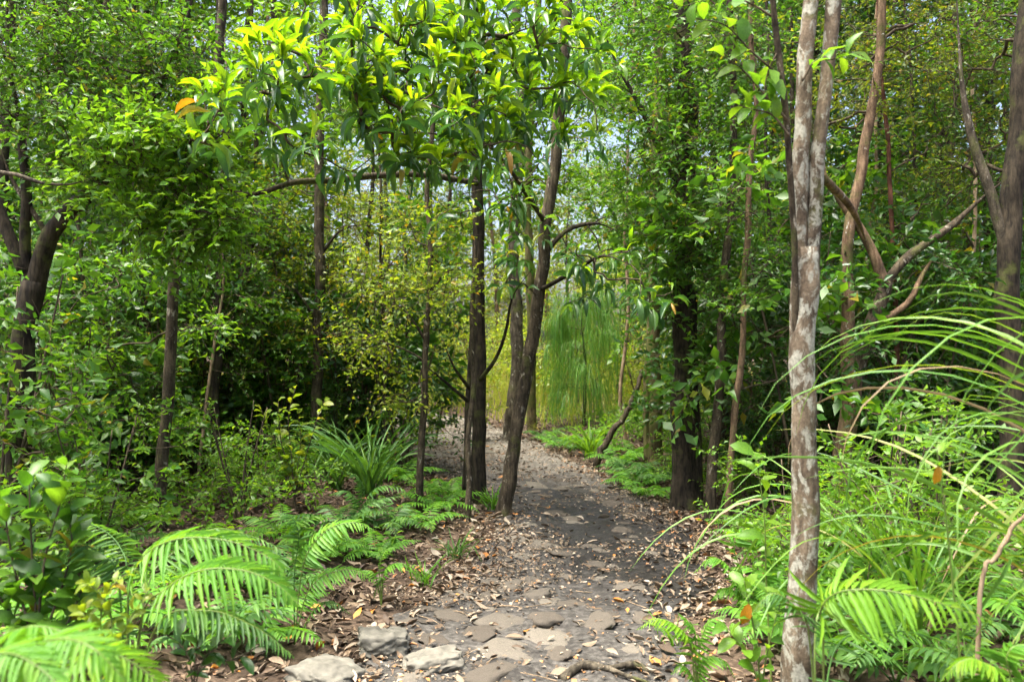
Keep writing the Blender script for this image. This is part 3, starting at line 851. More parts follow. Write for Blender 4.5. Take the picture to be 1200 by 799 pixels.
# loose sticks and climbers
def stick(name, label, D, pts, r0, r1, bark, cat='branch'):
    P = np.array(px_line(D, *pts))
    base = P[0].copy()
    base[2] = gz(base[0], base[1])
    P[0] = base - np.array([0, 0, 0.01])
    root = thing(name, label, cat, base)
    k = D / 942
    sp = smooth_path(P, 26)
    sp[1:-1] += rng.normal(0, 0.006, (24, 3)) * D / 5
    V, Q, T_ = tube(sp, np.linspace(r0, r1, 26) * k, 9, 0.15, 3)
    g = Geo()
    g.add(V, Q, T_)
    obj('stem', g.mesh('stem', M[bark], True, base), root)
    ta = sp[14]
    tb = ta + np.array([0.2, 0.05, 0.16]) * D / 8
    V, Q, T_ = tube(smooth_path([ta, (ta + tb) / 2 + np.array([0, 0, 0.03]), tb], 8), np.linspace(r1, r1 * 0.4, 8) * k, 6, 0.1, 5)
    g = Geo()
    g.add(V, Q, T_)
    obj('side_twig', g.mesh('side_twig', M[bark], True, base), root)
stick('fallen_branch', 'bare brown branch leaning out over the litter beside the mossy trunks', 9.6, [(698, 545), (708, 522), (724, 498), (738, 476), (748, 448), (753, 434)], 4.4, 2.4, 'bark_brown')
stick('dead_branch', 'bent dead brown branch arching above the left bank litter', 6.6, [(300, 615), (304, 588), (318, 574), (345, 573), (372, 560)], 4.5, 2.0, 'bark_brown')
stick('dead_branch', 'thin straw-coloured dry stalk curving in front of the sedge', 2.5, [(1140, 735), (1150, 690), (1165, 655), (1185, 622), (1215, 590)], 3.0, 2.0, 'vine')

# ------------------------------------------------------------------ rosettes of long leathery leaves
YM = tmpl_meshes('leaf', L_BIG, M['young'])
OM = tmpl_meshes('leaf', L_BIG, M['old'])
AM = tmpl_meshes('leaf', L_BIG[:2], M['autumn'])

def rosette_arrays(c, d, r, ny, no, ll):
    d = nrm(np.asarray(d, float))
    th = r.uniform(0, 2 * math.pi, ny) 
    a = nrm(np.cross(d, [0.3, 0.2, 1.0]) if abs(d[2]) < 0.95 else np.cross(d, [1.0, 0, 0]))
    b = np.cross(d, a)
    sp = r.uniform(0.35, 1.5, ny)
    Ay = d * 0.8 + (a * np.cos(th)[:, None] + b * np.sin(th)[:, None]) * sp[:, None] + np.array([0, 0, 0.25])
    Ly = ll * r.uniform(0.4, 1.05, ny)
    Py = c + r.normal(0, 0.012, (ny, 3))
    Ny = np.array([0, 0, 1.0]) - 0.6 * nrm(Ay) + r.normal(0, 0.3, (ny, 3))
    th = np.linspace(0, 2 * math.pi, no, endpoint=False) + r.uniform(0, 1)
    h = np.stack([np.cos(th), np.sin(th), np.zeros(no)], 1)
    Ao = h * r.uniform(0.5, 1.0, (no, 1)) + d * 0.2 + np.array([0, 0, -1.0]) * r.uniform(-0.1, 1.3, (no, 1))
    Lo = ll * r.uniform(0.6, 1.2, no)
    Po = c - d * r.uniform(0.01, 0.09, (no, 1)) + r.normal(0, 0.012, (no, 3))
    No = np.array([0, 0, 1.0]) + h * 0.5 + r.normal(0, 0.3, (no, 3))
    return (Py, Ay, Ny, Ly, Ly * r.uniform(0.2, 0.27, ny)), (Po, Ao, No, Lo, Lo * r.uniform(0.19, 0.26, no))

def rosettes(root, base, nodes, spots, seed, ll=0.19, ny=(4, 8), no=(6, 10), nobj=300, bark='twig'):
    r = np.random.default_rng(seed)
    C = np.array([W(*s_[:3]) for s_ in spots])
    (V, Q), dirs = grow(nodes, C, r, tip=0.0035, rmax=0.014)
    g = Geo()
    g.add(V, Q)
    obj('branches', g.mesh('branches', M[bark], True, base), root, 'stuff')
    Y, O = [], []
    for i, c in enumerate(C):
        yv = spots[i][3] if len(spots[i]) > 3 else 1.0
        d = dirs[i] * 0.6 + np.array([0, 0, 0.7]) + r.normal(0, 0.25, 3)
        y, o = rosette_arrays(c, d, r, max(1, int(round(r.integers(*ny) * yv))), int(r.integers(*no)), ll)
        Y.append(y)
        O.append(o)
    Y = [np.concatenate([q[i] for q in Y]) for i in range(5)]
    O = [np.concatenate([q[i] for q in O]) for i in range(5)]
    allL = np.concatenate([Y[3] / np.maximum(Y[0][:, 1], 1), O[3] / np.maximum(O[0][:, 1], 1)])
    cut = np.sort(allL)[::-1][min(nobj, len(allL)) - 1]
    for X, meshes, mat in ((Y, YM, 'young'), (O, OM, 'old')):
        big = X[3] / np.maximum(X[0][:, 1], 1) >= cut
        X[0] = X[0] - base
        leaf_objects('leaf', meshes, *[q[big] for q in X], root)
        if (~big).any():
            g = Geo()
            for k in range(4):
                sel = np.where(~big)[0][k::4]
                if len(sel):
                    g.add(*leaf_cloud(L_BIG[k], *[q[sel] for q in X]))
            obj('foliage', g.mesh('foliage', M[mat], True), root, 'stuff')

sF = []
rr = np.random.default_rng(5)
for (px, py, n, sx, sy, D, yv) in [(350, 80, 5, 26, 22, 4.6, 1.0), (420, 45, 8, 50, 28, 4.9, 1.2), (470, 85, 8, 40, 30, 4.9, 1.2), (440, 120, 6, 45, 25, 4.8, 0.9), (545, 35, 8, 55, 26, 5.2, 1.1), (610, 30, 8, 45, 24, 5.2, 1.1), (650, 60, 5, 25, 30, 5.4, 0.9),
                                   (520, 130, 6, 40, 22, 5.2, 0.8), (500, 178, 5, 40, 14, 5.0, 0.7), (560, 175, 5, 35, 14, 5.2, 0.6), (630, 160, 6, 30, 14, 5.4, 1.2), (600, 90, 5, 40, 24, 5.2, 1.1), (500, 40, 5, 50, 24, 5.0, 1.1), (300, 105, 4, 26, 24, 4.5, 0.5), (245, 95, 2, 20, 12, 4.4, 0.9), (262, 135, 2, 22, 16, 4.4, 0.5),
                                   (330, 150, 5, 40, 18, 4.6, 0.3), (400, 165, 6, 45, 18, 4.7, 0.2), (580, 90, 6, 45, 24, 5.4, 0.8), (400, -40, 8, 90, 30, 4.9, 1.0), (560, -40, 8, 80, 30, 5.2, 1.0)]:
    for k in range(int(n * 1.6)):
        sF.append((px + rr.normal(0, sx * 1.12), py + rr.normal(0, sy), D + rr.normal(0, 0.22), yv))
rosettes(tF, bF, nF, sF, 21, ll=0.17, ny=(7, 12), no=(3, 7))
sE = []
for (px, py, n, sx, sy, D, yv) in [(600, 235, 5, 28, 16, 6.5, 0.2), (640, 270, 5, 30, 18, 6.5, 0.2), (690, 300, 5, 26, 16, 6.3, 0.2), (730, 325, 5, 24, 14, 6.2, 0.25), (560, 250, 4, 24, 18, 6.6, 0.2), (675, 335, 3, 16, 10, 6.3, 0.2), (755, 345, 3, 14, 8, 6.3, 0.3),
                                   (610, 305, 4, 22, 16, 6.6, 0.1), (670, 120, 5, 30, 30, 6.6, 0.6), (690, 60, 4, 20, 30, 6.7, 0.5)]:
    for k in range(int(n * 1.3)):
        sE.append((px + rr.normal(0, sx), py + rr.normal(0, sy), D + rr.normal(0, 0.2), yv))
rosettes(tE, bE, nE, sE, 22, ll=0.17, ny=(3,6), no=(4, 8), nobj=260)

# ------------------------------------------------------------------ leafy shoots whose leaves can be picked apart
BR = tmpl_meshes('leaf', L_OVAL, M['bright'])
DK = tmpl_meshes('leaf', L_OVAL, M['dark'])
YE = tmpl_meshes('leaf', L_OVAL, M['yellow'])
MD = tmpl_meshes('leaf', L_OVAL, M['mid'])

def shoot(root, base, pts, r0, r1, meshes, n, ll, ratio, seed, t0=0.2, bark='twig', name='stem', up=0.8, spread=0.9, rise=0.1, jit=0.25):
    r = np.random.default_rng(seed)
    sp = smooth_path(pts, 24)
    V, Q, T_ = tube(sp, np.linspace(r0, r1, 24), 7, 0.05, seed)
    g = Geo()
    g.add(V, Q, T_)
    obj(name, g.mesh(name, M[bark], True, base), root)
    tt = np.linspace(t0, 1.0, n)
    f = tt * 22.99
    i = f.astype(int)
    P = sp[i] + (sp[i + 1] - sp[i]) * (f - i)[:, None]
    tg = nrm(sp[i + 1] - sp[i])
    th = np.arange(n) * 2.4 + r.uniform(0, 6)
    a = nrm(np.cross(tg, np.array([0.3, 0.1, 1.0]) + r.normal(0, 0.05, 3)))
    b = np.cross(tg, a)
    A = tg * 0.55 + (a * np.cos(th)[:, None] + b * np.sin(th)[:, None]) * spread + np.array([0, 0, rise]) + r.normal(0, jit, (n, 3))
    Nn = np.array([0, 0, up]) + r.normal(0, 0.3, (n, 3)) + np.array([0, -0.35, 0])
    L = ll * r.uniform(0.65, 1.15, n) * (0.75 + 0.25 * np.sin(math.pi * np.linspace(0.1, 0.9, n)))
    leaf_objects('leaf', meshes, P - base, A, Nn, L, L * ratio * r.uniform(0.85, 1.15, n), root)

# bright leaves high on the lichen tree
for i, pts in enumerate([[(922, 140), (895, 110), (868, 80), (840, 62)], [(915, 90), (880, 60), (850, 30), (815, 22)], [(925, 160), (905, 135), (880, 128), (862, 122)], [(905, 20), (880, 5), (850, -5), (800, 8)],
                         [(940, 95), (955, 72), (975, 70), (1000, 62)], [(912, 60), (900, 85), (893, 120)]]):
    shoot(tA, bA, px_line(3.05, *pts), 0.005, 0.0015, BR, 9, 0.105, 0.5, 40 + i, 0.25, name='twig')

def shrub_thing(name, label, base_px, D, shoots, meshes, ll, ratio, n, seed, cat='shrub', bark='twig', r0=0.006, **kw):
    base = ground_pt(base_px, D)
    root = thing(name, label, cat, base)
    for i, pts in enumerate(shoots):
        P = px_line(D, *pts)
        P = [base + np.array([rng.normal(0, 0.02), rng.normal(0, 0.02), -0.03])] + P
        shoot(root, base, P, r0, 0.0018, meshes, n, ll, ratio, seed + i, t0=0.3, bark=bark, **kw)
    return root

shrub_thing('broadleaf_bush', 'dark glossy broad-leaved bush in front of the dark forked tree', 42, 2.75,
    [[(45, 760), (52, 660), (70, 590), (78, 545)], [(35, 750), (22, 690), (10, 630), (4, 580)], [(50, 760), (72, 690), (84, 640), (80, 600)], [(30, 760), (0, 700), (-25, 660)], [(44, 770), (40, 690), (36, 620), (34, 560)], [(60, 770), (84, 720), (96, 690)]],
    MD, 0.115, 0.46, 22, 60)
shrub_thing('seedling', 'small yellow-green leafy sprig rising among the large fern fronds', 128, 2.45,
    [[(126, 800), (118, 730), (128, 690), (160, 665)], [(132, 800), (130, 720), (112, 690), (100, 682)], [(130, 790), (150, 730), (175, 690)], [(120, 800), (105, 740), (96, 710)]],
    YE, 0.05, 0.5, 20, 70, cat='seedling', bark='greenstem', r0=0.003)
shrub_thing('seedling', 'glossy dark seedling low at the foot of the left ferns', 225, 2.6,
    [[(225, 800), (215, 760), (190, 740)], [(230, 800), (250, 760), (272, 742)], [(228, 800), (232, 750), (236, 720)], [(225, 800), (280, 770), (310, 752)]], DK, 0.075, 0.42, 12, 76, cat='seedling', r0=0.003)
shrub_thing('sapling', 'thin green sapling with few large leaves left of the lichen trunk', 905, 3.45,
    [[(902, 760), (898, 680), (896, 610), (890, 560), (884, 532)], ], BR, 0.12, 0.5, 13, 80, cat='sapling', bark='greenstem', r0=0.005, rise=0.0)
sd1 = shrub_thing('seedling', 'leafy seedling with one orange leaf at the lichen trunk foot', 893, 3.0,
    [[(890, 790), (884, 740), (876, 700), (872, 680)], [(895, 790), (905, 740), (915, 705)], [(888, 800), (870, 760), (850, 735)]], BR, 0.08, 0.5, 11, 84, cat='seedling', bark='greenstem', r0=0.004)
shrub_thing('sapling', 'light green soft-leaved sapling beside the trunk behind the grass', 345, 6.6,
    [[(344, 580), (342, 540), (338, 490), (346, 455)], [(346, 580), (360, 530), (372, 490), (380, 470)], [(345, 580), (330, 540), (315, 500), (306, 480)], [(346, 570), (352, 520), (350, 480)], [(344, 560), (330, 520), (326, 470)]], YE, 0.10, 0.55, 17, 88, cat='sapling', r0=0.006)
shrub_thing('shrub', 'young laurel-like shrub below the sedge with pointed leaves', 1010, 3.7,
    [[(1010, 720), (1020, 680), (1045, 655), (1075, 640)], [(1005, 720), (995, 680), (985, 655)], [(1015, 720), (1060, 690), (1100, 665)], [(1012, 715), (1018, 670), (1022, 640)]], MD, 0.11, 0.36, 14, 95, r0=0.005)

AO = tmpl_meshes('leaf', L_OVAL[:2], M['autumn'])
def dying_leaf(root, px, py, D, ax, ll):
    o = leaf_objects('leaf', AO, (W(px, py, D) - np.array(root.location))[None], np.array([ax], float), np.array([[0, -1.0, 0.4]]), np.array([ll]), np.array([ll * 0.5]), root)[0]
    o['label'] = 'orange dying leaf'
dying_leaf(sd1, 878, 706, 3.0, (-0.35, -0.1, -1.0), 0.085)
sd2 = shrub_thing('seedling', 'tall spindly seedling with a yellow-orange leaf rising through the sedge', 1128, 2.5,
    [[(1124, 760), (1116, 680), (1108, 600), (1100, 545), (1098, 525)]], BR, 0.075, 0.5, 8, 99, cat='seedling', bark='greenstem', r0=0.004)
dying_leaf(sd2, 1100, 545, 2.5, (-0.25, -0.15, -1.0), 0.06)

# ------------------------------------------------------------------ ferns
FM = {k: tmpl_meshes('leaflet', PIN_HI, M[k]) for k in ('fern', 'fern_y', 'fern_d')}

def frond_curve(L, a0, a1, n=40, side=0.0, pw=0.9):
    tt = np.linspace(0, 1, n)
    an = a0 + (a1 - a0) * tt ** pw
    st = L / (n - 1)
    y = np.concatenate([[0], np.cumsum(np.cos(an[:-1])) * st])
    z = np.concatenate([[0], np.cumsum(np.sin(an[:-1])) * st])
    x = side * L * tt ** 2
    return np.stack([x, y, z], 1)

def frond_leaflets(sp, up, r, pairs, lmax, droop=0.35, t0=0.16, wr=0.17):
    n = len(sp)
    tt = t0 + (1 - t0) * (np.arange(pairs) + 0.3) / pairs
    f = tt * (n - 1.001)
    i = f.astype(int)
    P = sp[i] + (sp[i + 1] - sp[i]) * (f - i)[:, None]
    tg = nrm(sp[i + 1] - sp[i])
    sd = nrm(np.cross(tg, up))
    nn = np.cross(sd, tg)
    q = (tt - t0) / (1 - t0)
    prof = lmax * np.clip(0.62 + 2.2 * q, 0, 1) * np.clip(1.02 - q ** 2.1, 0.05, 1)
    out = []
    for s_ in (-1, 1):
        sw = 0.25 + 0.75 * q[:, None]
        A = sd * s_ + tg * sw + np.array([0, 0, -droop]) + r.normal(0, 0.06, (pairs, 3))
        Nn = nn + r.normal(0, 0.12, (pairs, 3))
        L = prof * r.uniform(0.84, 1.1, pairs) * np.where(r.uniform(0, 1, pairs) < 0.06, 0.45, 1.0)
        out.append((P + tg * 0.004 * s_, A, Nn, L, np.maximum(L * wr, lmax * 0.07) * r.uniform(0.9, 1.1, pairs)))
    return [np.concatenate([o[k] for o in out]) for k in range(5)]

def frond(root, base, sp, up, mat, r, pairs, lmax, detail, droop=0.35, t0=0.16, wr=0.17):
    """sp in world coordinates"""
    rad = np.linspace(0.0038, 0.0010, len(sp))
    V, Q, T_ = tube(sp, rad, 5, 0, 0)
    X = frond_leaflets(sp, up, r, pairs, lmax, droop, t0, wr)
    g = Geo()
    g.add(V, Q, T_)
    if detail:
        f = obj('frond', g.mesh('frond', M['greenstem'], True, base), root)
        X[0] = X[0] - base
        leaf_objects('leaflet', FM[mat], *X, f)
    else:
        g.add(*leaf_cloud(PIN_LO, *X, np.random.default_rng(3).uniform(0.3, 2, len(X[0]))))
        f = obj('frond', g.mesh('frond', M[mat], False, base), root)
    return f

def fern_px(label, crown, D, fronds, mat, lmax, seed, pairs=26, detail=True, droop=0.4, group=None, t0=0.16, wr=0.17):
    """fronds: polyline pixels (px, py, D) from crown outwards"""
    base = ground_pt(crown, D)
    r = np.random.default_rng(seed)
    root = thing('fern', label, 'fern', base, group=group)
    for fr in fronds:
        m2 = fr.get('mat', mat)
        pts = [base + np.array([0, 0, 0.01])] + px_line(D, *fr['p'])
        sp = smooth_path(pts, 44)
        frond(root, base, sp, np.array(fr.get('up', (0, 0, 1.0))) + r.normal(0, 0.05, 3), m2, r, fr.get('n', pairs), fr.get('l', lmax), fr.get('d', detail), fr.get('droop', droop), fr.get('t0', t0), wr)
    TREES.append(('the ' + label, base[0], base[1])) if False else None
    return root

# the big fern on the left bank
fern_px('large bright fern with drooping fronds on the left bank beside the rocks', 150, 2.75,
    [dict(p=[(150, 700, 2.7), (165, 655, 2.65), (205, 632, 2.6), (260, 632, 2.6), (310, 650, 2.6), (335, 672, 2.6)], l=0.175, up=(0, -0.5, 1), t0=0.26, n=28),
     dict(p=[(165, 730, 2.5), (195, 690, 2.4), (235, 668, 2.35), (285, 668, 2.35), (325, 685, 2.35), (350, 708, 2.35)], l=0.16, up=(0.1, -0.55, 1), t0=0.3, n=27),
     dict(p=[(170, 700, 2.9), (200, 650, 3.0), (250, 620, 3.05), (300, 630, 3.1), (340, 650, 3.1)], l=0.15, mat='fern_d', t0=0.3),
     dict(p=[(180, 740, 2.6), (240, 715, 2.6), (300, 735, 2.6), (345, 770, 2.6)], l=0.14, mat='fern_d', t0=0.3),
     dict(p=[(140, 690, 2.8), (120, 650, 2.8), (90, 640, 2.8), (50, 660, 2.8)], l=0.14, mat='fern_d', d=False),
     dict(p=[(150, 690, 2.9), (140, 640, 3.0), (110, 615, 3.1), (70, 610, 3.2)], l=0.14, mat='fern_d', d=False)],
    'fern', 0.18, 200, wr=0.095, pairs=26)
fern_px('bright lime fern crowding the ground below the broad-leaved bush', 20, 1.95,
    [dict(p=[(60, 840, 1.9), (90, 775, 1.85), (130, 765, 1.85), (175, 790, 1.85), (200, 820, 1.85)], l=0.12, mat='fern_y', up=(0, -0.4, 1)),
     dict(p=[(30, 830, 1.7), (40, 765, 1.6), (70, 748, 1.55), (110, 760, 1.5), (150, 800, 1.5)], l=0.11, mat='fern', up=(0, -0.5, 1)),
     dict(p=[(10, 830, 1.8), (0, 760, 1.75), (30, 735, 1.7), (75, 740, 1.7), (120, 765, 1.7)], l=0.12, mat='fern'),
     dict(p=[(0, 830, 1.6), (-20, 780, 1.55), (10, 765, 1.5), (50, 785, 1.45), (80, 820, 1.4)], l=0.11, mat='fern', up=(0, -0.5, 1)),
     dict(p=[(60, 840, 2.0), (110, 800, 2.0), (160, 800, 2.0), (200, 830, 2.0)], l=0.11, mat='fern_d', d=False)],
    'fern', 0.12, 210, t0=0.25, wr=0.115, pairs=25)
fern_px('mid-green fern with spread fronds between the big fern and the litter', 345, 3.9,
    [dict(p=[(352, 680), (362, 645), (385, 620), (415, 612), (440, 622)], l=0.13, up=(0, -0.5, 1), t0=0.25),
     dict(p=[(360, 695), (385, 672), (415, 668), (440, 682)], l=0.10, up=(0, -0.5, 1)),
     dict(p=[(345, 670), (350, 630), (340, 605), (320, 600)], l=0.11, mat='fern_d', d=False),
     dict(p=[(370, 712), (390, 705), (412, 720)], l=0.07, mat='fern_d', n=18)],
    'fern', 0.12, 220)
fern_px('small light green fern at the litter edge under the thin reddish stem', 447, 4.5,
    [dict(p=[(450, 672), (462, 660), (480, 664), (494, 684)], l=0.09, n=18), dict(p=[(445, 665), (452, 645), (466, 640)], l=0.07, n=16), dict(p=[(440, 675), (428, 668), (415, 672)], l=0.06, n=16), dict(p=[(447, 676), (440, 692), (438, 700)], l=0.05, n=14, mat='fern_d')],
    'fern', 0.08, 230)
fern_px('soft dull green fern beneath the tall grass tuft', 425, 6.2,
    [dict(p=[(420, 590), (405, 575), (385, 580)], l=0.13), dict(p=[(430, 585), (445, 570), (470, 572), (485, 588)], l=0.13), dict(p=[(424, 580), (420, 560), (405, 552)], l=0.12), dict(p=[(428, 590), (440, 585), (455, 598)], l=0.11)],
    'fern_d', 0.13, 240, pairs=20, detail=False)
# right of the track
fern_px('lime-tipped fern frond drooping in front of the lichen trunk foot', 965, 2.4,
    [dict(p=[(965, 760, 2.4), (962, 715, 2.35), (985, 693, 2.3), (1040, 692, 2.25), (1100, 706, 2.2), (1165, 728, 2.2)], l=0.165, mat='fern_y', up=(0, -0.75, 1), t0=0.28, n=27, droop=0.5),
     dict(p=[(955, 750, 2.5), (975, 705, 2.6), (1020, 690, 2.7), (1070, 700, 2.7), (1110, 730, 2.7)], l=0.13, mat='fern_d', t0=0.3, droop=0.7),
     dict(p=[(950, 760, 2.45), (935, 715, 2.4), (905, 695, 2.4), (880, 720, 2.4)], l=0.09, mat='fern_d', n=20, t0=0.3),
     dict(p=[(975, 770, 2.6), (1040, 740, 2.7), (1100, 750, 2.75), (1140, 780, 2.75)], l=0.10, mat='fern_d', d=False)],
    'fern_y', 0.14, 250, wr=0.115, pairs=24)
fern_px('light green fern clump lining the right edge of the track', 870, 4.3,
    [dict(p=[(866, 690), (850, 660), (832, 655), (812, 672)], l=0.12, mat='fern', d=True), dict(p=[(880, 680), (895, 645), (880, 625), (850, 632)], l=0.13), dict(p=[(875, 690), (860, 640), (875, 620), (905, 625)], l=0.13, d=True), dict(p=[(890, 690), (915, 655), (945, 650)], l=0.12), dict(p=[(870, 700), (850, 690), (832, 705)], l=0.10), dict(p=[(885, 690), (905, 670), (900, 655)], l=0.12, d=True)],
    'fern', 0.12, 260, pairs=22, detail=False)
fern_px('bright fern spilling on to the litter at the track\'s lower right', 815, 3.25,
    [dict(p=[(810, 760), (795, 735), (770, 725), (745, 738)], l=0.10, mat='fern_y', n=22), dict(p=[(820, 790), (830, 770), (850, 775), (862, 795)], l=0.085, n=20), dict(p=[(812, 795), (800, 780), (785, 790)], l=0.07, n=18), dict(p=[(820, 760), (830, 730), (850, 720)], l=0.08, n=20, mat='fern'), dict(p=[(815, 750), (808, 730), (795, 718)], l=0.08, n=20)],
    'fern', 0.09, 270)
fern_px('bright fern at the foot of the straw-coloured stalk', 1185, 2.3,
    [dict(p=[(1175, 810), (1150, 775), (1125, 775), (1100, 800)], l=0.10, mat='fern_y'), dict(p=[(1185, 810), (1180, 770), (1195, 755), (1230, 760)], l=0.10), dict(p=[(1170, 820), (1145, 795), (1115, 810)], l=0.09)],
    'fern', 0.10, 280)

# copies: a small fern for the far verges
def fern_proto(mat, seed, nf=8, L=0.55, lmax=0.13):
    r = np.random.default_rng(seed)
    root = thing('fern', '', 'fern')
    for i in range(nf):
        a = i * 2 * math.pi / nf + r.uniform(-0.3, 0.3)
        c = frond_curve(L * r.uniform(0.75, 1.15), r.uniform(0.9, 1.25), r.uniform(-0.7, -0.2), 18, r.normal(0, 0.06))
        R = np.array([[math.cos(a), -math.sin(a), 0], [math.sin(a), math.cos(a), 0], [0, 0, 1]])
        frond(root, np.zeros(3), c @ R.T, np.array([0, 0, 1.0]), mat, r, 15, lmax, False, 0.25, 0.2, 0.22)
    return root
def place(protos, spots, look, rel, group, sc=(0.8, 1.2)):
    """copies of a proto, labelled by the nearest tree one can name"""
    for i, (x, y) in enumerate(spots):
        src = protos[i % len(protos)]
        q = sorted(TREES, key=lambda t_: (t_[1] - x) ** 2 + (t_[2] - y) ** 2)
        lf = [t_ for t_ in q if t_[1] < x]
        rt_ = [t_ for t_ in q if t_[1] >= x]
        if lf and rt_:
            two = sorted((lf[0], rt_[0]), key=lambda t_: (t_[1] - x) ** 2 + (t_[2] - y) ** 2)
            w_ = 'behind' if y > max(t_[2] for t_ in two) + 0.6 else 'between'
            tail = w_ + ' ' + two[0][0] + ' and ' + two[1][0]
        else:
            dy = y - q[0][2]
            tail = ('behind' if dy > 1.0 else ('in front of' if dy < -1.0 else 'beside')) + ' ' + q[0][0]
        lab = look + ' ' + tail
        g_ = group + ' ' + tail
        s_ = float(rng.uniform(*sc))
        p = (float(x), float(y), gz(x, y) - 0.02)
        rz = float(rng.uniform(0, 6.283))
        if not src.get('used'):
            src['used'] = 1
            src.location = p
            src.rotation_euler = (0, 0, rz)
            src.scale = (s_,) * 3
            src['label'] = lab
            src['group'] = g_
        else:
            copy_tree(src, p, rz, s_, lab, g_)
for_f = [fern_proto('fern', 31), fern_proto('fern_d', 32), fern_proto('fern', 33, 7, 0.45)]
fs = []
for px, D in [(655, 11.4), (672, 11.0), (690, 11.3), (712, 10.6), (738, 8.9), (748, 8.3), (728, 9.6), (770, 8.4), (760, 7.7), (745, 10.2), (640, 12.2), (705, 11.8), (900, 5.6), (935, 5.2), (960, 5.5), (1000, 4.9), (1040, 5.0), (880, 6.2), (470, 8.2), (440, 8.4), (300, 7.4), (150, 6.0), (120, 5.0), (240, 5.2), (330, 5.6), (60, 4.6), (1090, 4.4), (1130, 3.9), (1170, 3.6), (915, 3.9), (990, 3.6), (1050, 3.3), (930, 4.4), (980, 4.3), (290, 4.6), (200, 4.4), (110, 3.7), (250, 3.8), (380, 5.2), (50, 3.4), (330, 4.5), (440, 5.4), (512, 6.9), (400, 6.0), (522, 7.5), (300, 3.9), (455, 6.2), (365, 5.4), (495, 6.3)]:
    fs.append(((px - 600) / 942 * D, D))
place(for_f, fs, 'small ground fern', '', 'ferns', (0.75, 1.15))

# ------------------------------------------------------------------ sedges and grasses with strap leaves
def blade_mesh(sp, w, up, base, mat, tw=0.0):
    n = len(sp)
    tg = nrm(np.gradient(sp, axis=0))
    sd = nrm(np.cross(tg, up))
    nn = np.cross(sd, tg)
    t_ = np.linspace(0, 1, n)
    prof = w * np.clip(0.75 + 0.8 * t_, 0, 1) * np.clip((1 - t_) * 3.2, 0, 1) ** 0.8
    a = tw * t_
    sd2 = sd * np.cos(a)[:, None] + nn * np.sin(a)[:, None]
    n2 = np.cross(sd2, tg)
    V = np.stack([sp - sd2 * prof[:, None] / 2 + n2 * prof[:, None] * 0.22, sp, sp + sd2 * prof[:, None] / 2 + n2 * prof[:, None] * 0.22], 1).reshape(-1, 3)
    i = np.arange(n - 1)[:, None] * 3
    Q = np.concatenate([np.concatenate([i, i + 1, i + 4, i + 3], 1), np.concatenate([i + 1, i + 2, i + 5, i + 4], 1)])
    return V - base, Q

def sedge(label, base, blades, mat, seed, width=0.012, name='sedge', group=None, joined=False, pw=1.0):
    r = np.random.default_rng(seed)
    root = thing(name, label, 'grass', base, group=group)
    g = Geo()
    for (az, L, a0, a1) in blades:
        c = frond_curve(L, a0, a1, 19, r.normal(0, 0.12 if pw > 1.2 else 0.05), pw)
        th = az
        R = np.array([[math.cos(th), -math.sin(th), 0], [math.sin(th), math.cos(th), 0], [0, 0, 1]])
        sp = c @ R.T + base + np.array([r.normal(0, 0.03), r.normal(0, 0.03), 0])
        tz = np.linspace(0, 1, len(sp))
        sp = sp + (0.05 * L * tz ** 1.5)[:, None] * np.stack([noise3(tz * 3.0, q_, L * 9, 70) for q_ in range(3)], 1)
        if r.uniform() < 0.14:          # a kinked leaf folds over
            kk = int(r.uniform(0.5, 0.75) * len(sp))
            sp[kk:] = sp[kk] + (sp[kk:] - sp[kk]) * np.array([0.55, 0.55, 0.2]) - np.array([0, 0, 1.0]) * (np.linalg.norm(sp[kk:] - sp[kk], axis=1) * 0.75)[:, None]
        V, Q = blade_mesh(sp, width * r.uniform(0.6, 1.3), np.array([0, 0, 1.0]) + r.normal(0, 0.3, 3), base, mat, r.normal(0, 0.7))
        if joined:
            g.add(V, Q)
        else:
            obj('blade', mk_mesh('blade', V, [Q], M['deadblade' if r.uniform() < 0.045 and pw > 1.2 else mat], True), root)
    if joined:
        obj('blades', g.mesh('blades', M[mat], True), root, 'stuff')
    return root
r = np.random.default_rng(77)
# az: 0 points away (+Y); +pi/2 points to -X
def blades(n, az, laz, L, a0, a1):
    return [(r.normal(az, laz), r.uniform(*L), r.uniform(*a0), r.uniform(*a1)) for _ in range(n)]
b1 = np.array([2.3, 2.7, 0.0])
b1[2] = gz(b1[0], b1[1]) + 0.05
sedge('tall clump of long arching strap leaves at the right, reaching towards lichen trunk', b1, blades(30, math.pi / 2, 0.42, (2.0, 2.6), (1.35, 1.57), (-2.4, -0.8)) + blades(46, math.pi / 2, 0.8, (1.0, 1.9), (0.8, 1.4), (-1.7, 0.1)) + blades(20, math.pi * 0.5, 1.4, (0.9, 1.5), (0.6, 1.4), (-1.4, 0.4)), 'blade', 1, 0.0135, pw=1.95)
b2 = np.array([1.8, 3.6, 0.0])
b2[2] = gz(b2[0], b2[1])
sedge('second sedge clump with dense drooping leaves behind the lime fern frond', b2, blades(40, math.pi / 2, 1.5, (0.9, 1.7), (0.95, 1.45), (-1.7, 0.0)), 'blade', 2, 0.013, pw=1.4)
b3 = ground_pt(432, 7.2)
sedge('tall dark tuft of strap-leaved grass on the left bank', b3, [(a, r.uniform(0.7, 1.15), r.uniform(1.0, 1.5), r.uniform(-0.4, 0.7)) for a in r.uniform(0, 6.28, 70)], 'fern_d', 3, 0.022, name='grass_tuft')
b3 = ground_pt(395, 7.6)
sedge('smaller strap-leaved grass tuft in front of the brown mid-size trunk', b3, [(a, r.uniform(0.5, 0.9), r.uniform(0.9, 1.5), r.uniform(-0.4, 0.7)) for a in r.uniform(0, 6.28, 50)], 'fern_d', 4, 0.02, name='grass_tuft')
b3 = ground_pt(692, 10.4)
